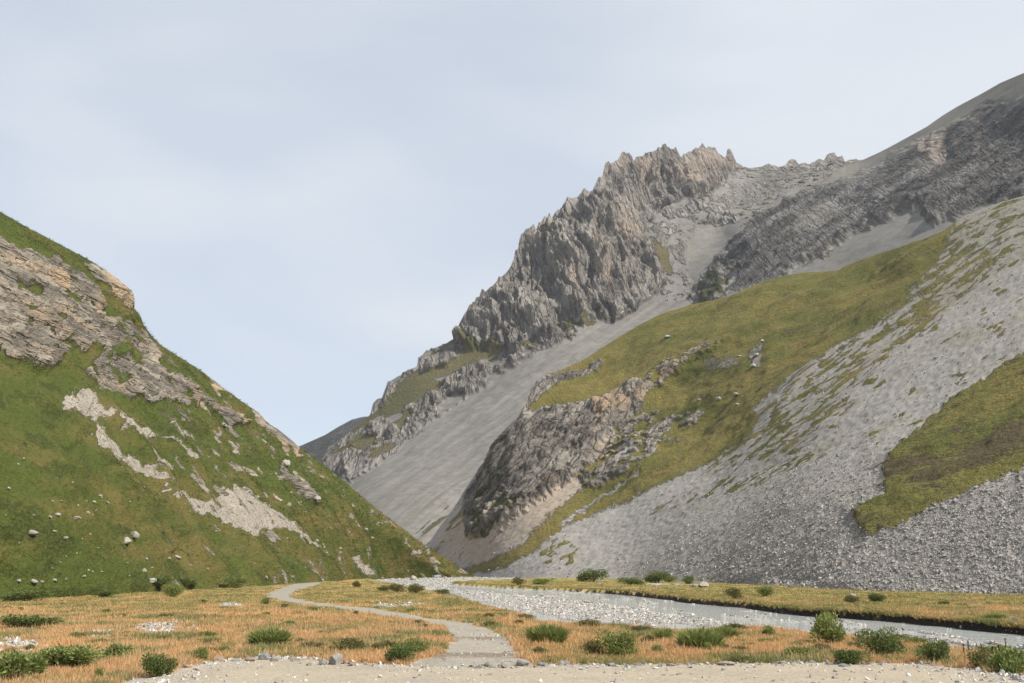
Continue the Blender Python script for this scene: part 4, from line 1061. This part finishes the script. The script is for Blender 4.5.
G1 = 'green shrubs and tufts in the dry grass beside the road'
near_shrubs = [
    ('willow_shrub', 'willow', 160, 677.5, 33, 21, 'round dark green shrub on the left road edge beside a white stone'),
    ('herb_clump', 'herb', 18, 684, 62, 26, 'pale green leafy clump cut off by the lower left corner of the photo'),
    ('herb_clump', 'herb', 62, 671, 52, 21, 'broad bright green leafy clump behind the one in the lower left corner'),
    ('leafy_tuft', 'herb', 116, 661, 30, 14, 'soft light green clump left of the dark roadside shrub, among orange grass'),
    ('leafy_tuft', 'bush', 98, 681, 9, 11, 'thin little green sprig between the corner clump and the dark roadside shrub'),
    ('willow_shrub', 'bush', 202, 661.5, 17, 12, 'small round green shrub next to pale stones where the road edge curves'),
    ('rush_tuft', 'rush', 269, 646, 37, 16, 'upright bright green grassy tuft in orange grass left of the trail'),
    ('leafy_tuft', 'dull', 351, 652, 38, 11, 'low olive tuft above the biggest roadside stone'),
    ('willow_shrub', 'willow', 400, 664, 28, 16, 'dark green bush at the left edge where the trail meets the road'),
    ('leafy_tuft', 'bush', 416, 656.5, 20, 15, 'yellow green bush touching the dark bush beside the trail mouth'),
    ('leafy_tuft', 'dull', 424, 628, 18, 5, 'flat green patch of herbs on the orange bank above the trail bend'),
    ('leafy_tuft', 'dull', 386, 651, 24, 8, 'faint green tuft behind the two bushes at the trail mouth'),
    ('rush_tuft', 'rush', 547, 645, 37, 18, 'dense upright green tuft just right of the trail'),
    ('rush_tuft', 'bush', 620, 656, 36, 22, 'tall ragged green bush with brown stems halfway along the road verge'),
    ('leafy_tuft', 'dull', 594, 655, 20, 13, 'yellowish thin bush at the left side of the ragged brown stemmed bush'),
    ('leafy_tuft', 'dull', 590, 629, 22, 8, 'small olive tuft on the near river edge'),
    ('leafy_tuft', 'dull', 640, 632, 18, 6, 'smallest olive tuft on the near river edge, above the ragged bush'),
    ('leafy_tuft', 'bush', 664, 641, 20, 11, 'green tuft between the ragged bush and the long bright green clump'),
    ('leafy_tuft', 'dull', 648, 645, 18, 9, 'paler tuft adjoining the ragged bush on its right'),
    ('rush_tuft', 'rush', 700, 650.5, 40, 19, 'long bright green rushy clump, largest in the strip between road and river'),
    ('rush_tuft', 'rush', 724, 639.5, 28, 12, 'green rushy tuft trailing from the long clump towards the river'),
    ('leafy_tuft', 'dull', 732, 631, 26, 7, 'olive fringe of plants at the water beyond the long green clump'),
    ('leafy_tuft', 'bush', 768, 638, 15, 10, 'lone small green tuft by the water between the long clump and the tall round shrub'),
    ('willow_shrub', 'bush', 830, 645, 37, 26, 'tallest round green shrub, overlapping the river at the right'),
    ('leafy_tuft', 'bush', 799, 658, 30, 11, 'low green clump at the foot of the tallest round shrub'),
    ('leafy_tuft', 'dull', 822, 652, 20, 8, 'pale herb clump directly below the tallest round shrub'),
    ('willow_shrub', 'willow', 851, 665.5, 36, 14, 'spreading dark shrub touching the gravel road on the right'),
    ('willow_shrub', 'willow', 881, 656, 34, 22, 'dense round dark shrub right of the tallest shrub'),
    ('leafy_tuft', 'dull', 905, 644, 36, 8, 'low olive plants running along the river edge between two dark shrubs'),
    ('willow_shrub', 'willow', 935, 663, 32, 20, 'dark green shrub by the road between two mounds of orange grass'),
    ('leafy_tuft', 'dull', 740, 663, 28, 7, 'yellowish roadside tuft below the long green clump'),
    ('leafy_tuft', 'dull', 985, 669, 34, 18, 'mixed grey green herbs at the bend of the road on the right'),
    ('herb_clump', 'herb', 1016, 675, 34, 22, 'grey green thistle clump cut by the right edge of the photo'),
    ('leafy_tuft', 'herb', 1000, 660, 24, 13, 'yellow green clump behind the roadside herbs at the right'),
    ('leafy_tuft', 'willow', 987, 652, 16, 9, 'dark leafy rosette at the river edge below the dried stalks'),
    ('willow_shrub', 'willow', 33, 630.5, 52, 13, 'long low dark willow shrub in the left meadow'),
    ('leafy_tuft', 'dull', 10, 657, 26, 8, 'olive tuft at the left edge above the leafy clumps'),
]
for nm, kd, px, py, w, h, lb in near_shrubs: pxshrub(nm, kd, px, py, w, h, lb, 'shrub' if 'shrub' in nm else 'plant', G1)
rt = np.random.default_rng(91); nt_ = 0
while nt_ < 75:
    px, py = rt.uniform(0, 1000), 600 + 62 * rt.uniform(0, 1) ** 0.7
    q = floor_pt(px, py); i_ = int(np.argmin(np.abs(GD - q[1]))); j_ = int(np.argmin(np.abs(XX[i_] - q[0])))
    if gravel[i_, j_] > 0.1 or ch[i_, j_] > -0.6: continue
    nt_ += 1
    s_ = (py - 568) / 80
    pxshrub('grass_tuft', str(rt.choice(['dull', 'dull', 'rush', 'bush'])), px, py, rt.uniform(8, 20) * s_ + 2, rt.uniform(3, 7) * s_ + 1, 'small green tuft growing among the dry grass of the meadow', 'plant', 'small green tufts in the meadow')
G2 = 'shrubs on the far river bank'
for px, py, w, h, kd, lb in [
    (592, 582, 23, 10, 'willow', 'round dark shrub on the far bank in front of the scree, left of three'), (631, 585, 19, 6, 'willow', 'flat dark shrub on the far bank with a white stone to its left'),
    (657, 583, 20, 9, 'willow', 'dark shrub on the far bank, middle of the row before the scree'), (669, 582.5, 12, 6, 'bush', 'paler small shrub joined to the middle dark shrub of the far bank'), (688, 584, 15, 7, 'willow', 'compact dark shrub on the far bank just above a big white stone'),
    (519, 585, 15, 7, 'dull', 'brownish shrub near the tip of the far meadow'), (541, 584.5, 18, 5, 'bush', 'flat green shrub right of the brownish one near the tip of the far meadow'),
    (734, 598.5, 15, 9, 'dull', 'pale olive shrub in the golden grass above the dark cut bank'), (765, 596.5, 15, 9, 'bush', 'round grey green shrub in the golden grass at the foot of the scree'),
    (852, 603, 16, 7, 'dull', 'dull low shrub left of a dark long one on the far bank'), (878, 602, 22, 8, 'willow', 'dark long shrub on the golden far bank at the right'), (994, 619, 22, 6, 'bush', 'green cushion plant on the brink of the cut bank at the right'),
    (959, 591, 26, 5, 'dull', 'low olive mat of plants at the foot of the boulder scree')]:
    pxshrub('willow_shrub', kd, px, py, w, h, lb, 'shrub', G2)
G3 = 'shrubs at the foot of the left slope'
for px, py, w, h, kd, lb in [
    (26, 601, 34, 9, 'willow', 'dark spreading shrub at the foot of the left slope, near the left edge'), (106, 597, 15, 6, 'willow', 'small dark shrub at the foot of the slope, between the two big dark ones'),
    (157, 591, 24, 11, 'willow', 'dark shrub wrapped around a pale boulder at the slope foot'), (172, 597, 17, 11, 'bush', 'green bush standing forward in the dry grass by the slope foot'),
    (187, 590, 16, 11, 'willow', 'round very dark shrub at the slope foot right of the pale boulder'), (234, 588, 28, 9, 'bush', 'wide green shrub at the slope foot above the flat grey slab'),
    (267, 604, 10, 6, 'bush', 'little round shrub in the meadow right of the flat grey slab'), (396, 592.3, 16, 7, 'dull', 'brown shrub on the meadow edge by the river, left of a similar green one'),
    (416, 592.6, 17, 8, 'dull', 'olive green shrub on the meadow edge by the river'), (383, 591.5, 12, 5, 'dull', 'flat pale shrub left of the brown shrub by the river'),
    (356, 587.5, 9, 6, 'dull', 'dark brown tuft in the gravel where the river meets the left slope'), (443, 594, 14, 4, 'dull', 'flat olive tuft on the river edge where the meadow narrows'),
    (524, 619.5, 17, 7, 'dull', 'dark tuft on the pointed end of the near meadow'), (490, 619, 14, 5, 'dull', 'brown low tuft in the near meadow above the trail')]:
    pxshrub('willow_shrub', kd, px, py, w, h, lb, 'shrub', G3)

# dried dock stalks at the right edge of the road
dock = bpy.data.objects.new('dried_dock', None); COL.objects.link(dock)
L0 = on_ground(1001, 664); dock.location = L0
tag(dock, 'dried dark brown seed stalks rising above the herbs at the right edge', 'plant')
ds = NT('dry_stalk'); nn = ds.noise(30, 3); ds.colour(ds.mix(nn, (0.045, 0.025, 0.015), (0.11, 0.06, 0.035)))
for k, (dx, hh, dy) in enumerate([(-.55, .62, .1), (-.4, .5, .2), (-.2, .55, 0), (.02, .6, .1), (.18, .78, 0), (.33, .5, .1), (-.95, .72, .15), (-1.1, .6, .1)]):
    V = []; Fq = []
    for q, (zz, ww) in enumerate(((0, .012), (hh * .5, .009), (hh, .004))):
        for j in range(4): V.append((dx + .03 * math.sin(k + q * 2) + ww * math.cos(j * 1.57), dy + ww * math.sin(j * 1.57), zz))
    for s_ in (0, 4):
        for j in range(4): Fq.append([s_ + j, s_ + (j + 1) % 4, s_ + 4 + (j + 1) % 4, s_ + 4 + j])
    st_ = link('stem', mesh_from('stem', np.array(V), np.array(Fq)), ds.m, dock)
    r = np.random.default_rng(k); n = 36
    zc = r.uniform(hh * .62, hh * 1.02, n); a = r.uniform(0, 6.28, n); q = r.uniform(0, .02, n)
    c = np.stack([dx + .03 * math.sin(k + 3) + np.cos(a) * q, dy + np.sin(a) * q, zc], -1)
    dv = r.normal(size=(n, 3)) * .015; ev = r.normal(size=(n, 3)) * .015
    sh = link('seed_head', mesh_from('seed_head', np.stack([c - dv, c - ev, c + dv, c + ev], 1).reshape(-1, 3), np.arange(4 * n).reshape(-1, 4)), ds.m, st_)

# ------------------------------------------------------------------ boulders
def hill_stone(px, py, w, h, label, kind=0, surf=None, group='pale boulders on the left slope', rz=0.0):
    p = (surf or hillL).at(px, py)
    k = p[1] / F
    return stone('boulder', (p[0], p[1], p[2] + h * k * 0.15), max(w, h) * k * 1.0, kind, label, 'boulder', group, squash=min(1.0, max(.45, h / w)), elong=1.0, rz=rz if rz else None)


for px, py, w, h, lb in [
    (26, 538, 13, 8, 'long white boulder lying in the grass low on the left slope'), (131, 541, 11, 10, 'rust grey left boulder of the big pair on the left slope'), (137, 536, 9, 11, 'rounded pale right boulder of the big pair on the left slope'),
    (43, 521, 6, 5, 'round white stone with a grassy one beside it, on the left slope'), (50, 519, 8, 5, 'half grown over boulder beside the round white stone'), (71, 521, 12, 4, 'flat broken pale boulder right of the round white stone'),
    (57, 542, 7, 4, 'small pale stone midway between the long white boulder and the big pair'), (105, 494, 7, 4, 'pale boulder at the top of a cluster of four on the left slope'), (111, 502, 6, 4, 'right hand stone of the cluster of four on the left slope'),
    (100, 499, 6, 4, 'left hand stone of the cluster of four on the left slope'), (101, 508, 5, 3, 'lowest stone of the cluster of four on the left slope'), (87, 513, 6, 4, 'pale stone just left of and below the cluster of four'),
    (7, 490, 5, 4, 'pale stone high on the grass by the left edge'), (69, 484, 4, 3, 'tiny pale stone highest in the open grass of the left slope'), (58, 503, 5, 2.5, 'thin pale stone left of the cluster of four'),
    (116, 565, 8, 5, 'pale flat stone below the big pair of boulders'), (140, 574, 7, 6, 'pale stone above the boulder with the dark shrub'), (165, 562, 5, 4, 'bright white stone on the slope below the long white scree'),
    (149, 584, 10, 7, 'big pale boulder half hidden by a dark shrub at the slope foot'), (25, 588, 9, 6, 'pale pointed stone above the dark spreading shrub near the left edge'), (34, 587, 5, 4, 'small stone right of the pale pointed one at the slope foot'),
    (49, 585.5, 7, 5, 'pale slanting stone right of the pale pointed one at the slope foot'), (14, 584, 5, 4, 'white stone nearest the left edge at the slope foot'), (100, 548, 4, 3, 'lone pale speck of stone left of the big pair'), (78, 580, 5, 4, 'grey stone in rough herbs at the slope foot'),
    (45, 535.5, 5, 3, 'small pale stone right of the long white boulder'), (180, 556, 9, 4, 'flat tan boulder in the grass under the white scree'), (265, 579, 6, 5, 'white leaning stone near the slope foot above the trail end'),
    (317, 541, 7, 5, 'pale stone at the lower end of the long white scree'), (339, 549, 7, 4, 'tan stone between the white scree and the small chute'), (368, 530, 5, 7, 'pale upright stone high above the small white chute'), (374, 537, 5, 4, 'stone just under the pale upright one'), (284, 467, 10, 11, 'large pale outcrop block on the upper right of the left slope'),
    (311, 505, 9, 8, 'pale block at the lower end of the tan outcrop band'), (226, 425, 10, 8, 'grey block under the tan rock band near the skyline')]:
    hill_stone(px, py, w, h, lb)
small = []
rs = np.random.default_rng(77)
for k in range(70):
    px, py = rs.uniform(0, 380), rs.uniform(455, 590)
    if py < 455 + max(0, px - 250) * .75: continue
    hill_stone(px, py, rs.uniform(2, 4), rs.uniform(1.5, 3), 'small pale stone scattered in the grass of the left slope', group='small stones in the left slope grass')
for px, py, w, h, kd, lb in [
    (735, 394, 8, 6, 0, 'largest white boulder on the grassy shoulder'), (719, 399, 7, 5, 0, 'smaller white boulder left of the largest on the grassy shoulder'), (738, 405, 6, 3, 0, 'flat white stone under the largest white boulder'), (700, 401, 5, 4, 0, 'pale stone at the left end of the white boulder group'),
    (756, 356, 7, 6, 0, 'pale block of the short rock ladder on the grassy shoulder'), (752, 366, 6, 7, 0, 'lowest block of the short rock ladder'), (763, 342, 6, 5, 0, 'block at the top of the short rock ladder'), (738, 354, 6, 3, 0, 'flat pale stone left of the short rock ladder'),
    (668, 339, 9, 5, 2, 'grey rock standing alone high on the golden grass'), (682, 582, 9, 5, 0, 'unused')]:
    if lb != 'unused': hill_stone(px, py, w, h, lb, kd, hillR, 'pale boulders on the right slope')


def floor_stone(name, px, py, w, h, kind, label, group=None, elong=1.0):
    p = on_ground(px, py); k = p[1] / F
    return stone(name, (p[0], p[1], p[2] + h * k * .28), w * k * 1.1, kind, label, 'stone', group, squash=max(.4, min(1.1, h / w * 1.15)), elong=elong)


for px, py, w, h, kd, lb in [
    (703, 587.5, 11, 6, 0, 'big white stone on the far bank below the compact dark shrub'), (694, 587, 5, 4, 2, 'dark stone touching the big white stone on the far bank'), (554, 579.5, 6, 3, 0, 'white stone in the far meadow left of the first dark shrub'), (598, 584.3, 5, 2, 0, 'white stone beneath the first dark shrub of the far bank'),
    (853, 596, 7, 3.5, 0, 'pale stone above the dull low shrub on the far bank'), (1014, 620, 9, 4, 0, 'pale stone on the brink of the cut bank at the right edge'), (806, 618, 5, 4, 0, 'round pale stone under the cut bank in the stream'), (684, 614, 3, 2.5, 2, 'black stone alone in the pale stream'),
    (694, 622, 12, 4, 1, 'long brown lump of turf stranded in the stream'), (706, 620.5, 8, 3, 1, 'middle brown turf lump stranded in the stream'), (718, 620.5, 9, 4, 1, 'right hand brown turf lump stranded in the stream'), (555, 614, 12, 4.5, 1, 'brown driftwood coloured stone on the gravel bar near the meadow point'), (638, 615.5, 7, 4, 1, 'reddish stone in the middle of the gravel bar'),
    (587, 599.5, 7, 3, 1, 'low brown stone near the far water of the gravel bar'), (547, 595.5, 5, 3, 2, 'dark stone at the upper end of the gravel bar'), (437, 576.8, 11, 4, 2, 'grey blue slab at the head of the river by the left slope'), (413, 579, 7, 5, 0, 'white block at the head of the river by the left slope')]:
    floor_stone('river_stone', px, py, w, h, kd, lb, 'stones by the river')
GR = 'stones edging the gravel road'
for px, py, w, h, kd, lb in [
    (335, 665.5, 16, 13, 0, 'largest cream boulder on the road edge left of the trail'), (323, 666, 9, 9, 0, 'pale upright stone against the left side of the largest cream boulder'), (309, 666.5, 6, 5, 0, 'small white stone in front of the largest cream boulder'), (352, 667, 13, 4, 1, 'flat tan stone right of the largest cream boulder'),
    (220, 662.5, 12, 7, 1, 'pink and rust stone on the road edge beside the small round shrub'), (236, 662.5, 10, 4, 0, 'flat white stone right of the pink and rust stone'), (184, 664.5, 10, 7, 0, 'pinkish white stone left of the small round shrub'), (187, 668.5, 9, 4, 1, 'brown flat stone in front of the pinkish white stone'),
    (263, 661, 13, 9, 2, 'blue grey block on the road edge left of the largest boulder'), (274, 662.5, 9, 7, 0, 'white stone joined to the blue grey block'), (250, 662.5, 12, 5, 1, 'pink streaked flat stone left of the blue grey block'), (135, 678.5, 7, 5, 0, 'white stone in front of the dark roadside shrub'), (70, 682.5, 8, 5, 0, 'white stone at the bottom edge left of the dark roadside shrub'),
    (489, 667, 10, 6, 0, 'dark sided white stone at the right corner of the trail mouth'), (505, 668, 12, 8, 0, 'pale lumpy stone on the road edge right of the trail'), (523, 664.5, 14, 8, 0, 'whitest block of the row right of the trail'), (541, 667, 9, 6, 2, 'grey stone at the end of the row right of the trail'), (478, 669.5, 8, 5, 2, 'low grey stone nearest the middle of the trail mouth'),
    (566, 665.5, 12, 5, 2, 'grey flat stone under the dense upright tuft'), (612, 667, 12, 5, 2, 'grey stone on the verge below the ragged bush'), (671, 667, 9, 4, 0, 'white stone on the verge left of the yellowish roadside tuft'), (727, 666.5, 18, 6, 0, 'low broad pale stone at the verge below the long green clump'), (783, 665.5, 8, 5, 0, 'white stone on the verge below the low green clump'), (845, 668, 12, 4, 2, 'flat grey stone in front of the spreading dark shrub')]:
    floor_stone('roadside_stone', px, py, w, h, kd, lb, GR)
for k in range(150):
    px = rs.uniform(190, 960)
    if 398 < px < 470: continue
    ye = np.interp(px, [186, 205, 232, 262, 300, 330, 365, 400, 450, 490, 520, 560, 620, 700, 780, 850, 900, 930, 960], [668.5, 664.5, 660.8, 658.5, 659.5, 661, 664, 666.5, 668, 666.5, 666.5, 665.5, 665.5, 664.8, 664.5, 663.5, 664.5, 666.5, 669])
    w = rs.uniform(2.5, 7)
    floor_stone('roadside_stone', px, ye + rs.normal(0.6, 1.3), w, w * rs.uniform(.4, .8), int(rs.choice([0, 0, 0, 2, 1])), 'small stone in the loose row along the gravel road edge', 'small stones in the row along the road')

# ------------------------------------------------------------------ light, sky
SUN_EL, SUN_AZ = 48, 115        # azimuth clockwise from the view direction
sun_d = bpy.data.lights.new('sun', 'SUN'); sun = bpy.data.objects.new('sun', sun_d); COL.objects.link(sun)
sun_d.energy = 4.6; sun_d.angle = R_(1.0); sun_d.color = (1.0, 0.945, 0.85)
dv = (math.sin(R_(SUN_AZ)) * math.cos(R_(SUN_EL)), math.cos(R_(SUN_AZ)) * math.cos(R_(SUN_EL)), math.sin(R_(SUN_EL)))
import mathutils
sun.rotation_euler = mathutils.Vector(dv).to_track_quat('Z', 'Y').to_euler()
sun.location = (200, 0, 300)
w = bpy.data.worlds.new('World'); S.world = w; w.use_nodes = True
nt = w.node_tree; nt.nodes.clear()
N = lambda t_: nt.nodes.new(t_)
out = N('ShaderNodeOutputWorld'); sky = N('ShaderNodeTexSky'); sky.sky_type = 'NISHITA'; sky.sun_disc = False
sky.sun_elevation = R_(SUN_EL); sky.sun_rotation = R_(SUN_AZ); sky.altitude = 2000; sky.dust_density = 1.5
b1 = N('ShaderNodeBackground'); b1.inputs[1].default_value = 0.115; nt.links.new(sky.outputs[0], b1.inputs[0])
b2 = N('ShaderNodeBackground'); b2.inputs[0].default_value = (0.545, 0.582, 0.63, 1); b2.inputs[1].default_value = 1.0
tc = N('ShaderNodeTexCoord'); mp = N('ShaderNodeMapping'); mp.inputs['Rotation'].default_value = (0, R_(38), 0); mp.inputs['Scale'].default_value = (0.6, 0.8, 1.9)
nz = N('ShaderNodeTexNoise'); nz.inputs['Scale'].default_value = 3.0; nz.inputs['Detail'].default_value = 5; nz.inputs['Roughness'].default_value = 0.42; nz.inputs['Distortion'].default_value = 0.4
nt.links.new(tc.outputs['Generated'], mp.inputs[0]); nt.links.new(mp.outputs[0], nz.inputs['Vector'])
mr = N('ShaderNodeMapRange'); mr.interpolation_type = 'SMOOTHSTEP'; mr.inputs[1].default_value = 0.28; mr.inputs[2].default_value = 0.62; mr.inputs[3].default_value = 0.68; mr.inputs[4].default_value = 1.0
sx = N('ShaderNodeSeparateXYZ'); nt.links.new(tc.outputs['Generated'], sx.inputs[0])
ma = N('ShaderNodeMath'); ma.operation = 'MULTIPLY_ADD'; ma.inputs[1].default_value = 0.38; nt.links.new(sx.outputs[0], ma.inputs[0]); nt.links.new(nz.outputs['Fac'], ma.inputs[2])
nt.links.new(ma.outputs[0], mr.inputs[0])
mx = N('ShaderNodeMixShader'); nt.links.new(mr.outputs[0], mx.inputs[0]); nt.links.new(b1.outputs[0], mx.inputs[1]); nt.links.new(b2.outputs[0], mx.inputs[2]); nt.links.new(mx.outputs[0], out.inputs[0])

vs_ = S.view_settings
vs_.view_transform = 'Standard'; vs_.look = 'None'; vs_.exposure = 0.48; vs_.gamma = 1.0; vs_.use_curve_mapping = False
S.cycles.use_denoising = True

# ------------------------------------------------------------------ air
hz = np.array([[-2500, -60, -2], [2500, -60, -2], [2500, 4200, -2], [-2500, 4200, -2], [-2500, -60, 900], [2500, -60, 900], [2500, 4200, 900], [-2500, 4200, 900]], float)
hm = bpy.data.materials.new('haze'); hm.use_nodes = True; hm.node_tree.nodes.clear()
ho = hm.node_tree.nodes.new('ShaderNodeOutputMaterial'); pv = hm.node_tree.nodes.new('ShaderNodeVolumePrincipled')
pv.inputs['Color'].default_value = (0.88, 0.92, 1.0, 1); pv.inputs['Density'].default_value = HAZE; pv.inputs['Anisotropy'].default_value = 0.1
hm.node_tree.links.new(pv.outputs[0], ho.inputs['Volume'])
if HAZE > 0:
    hbox = link('haze', mesh_from('haze', hz, np.array([[0, 3, 2, 1], [4, 5, 6, 7], [0, 1, 5, 4], [1, 2, 6, 5], [2, 3, 7, 6], [3, 0, 4, 7]]), smooth_shade=False), hm)
    hbox['kind'] = 'stuff'
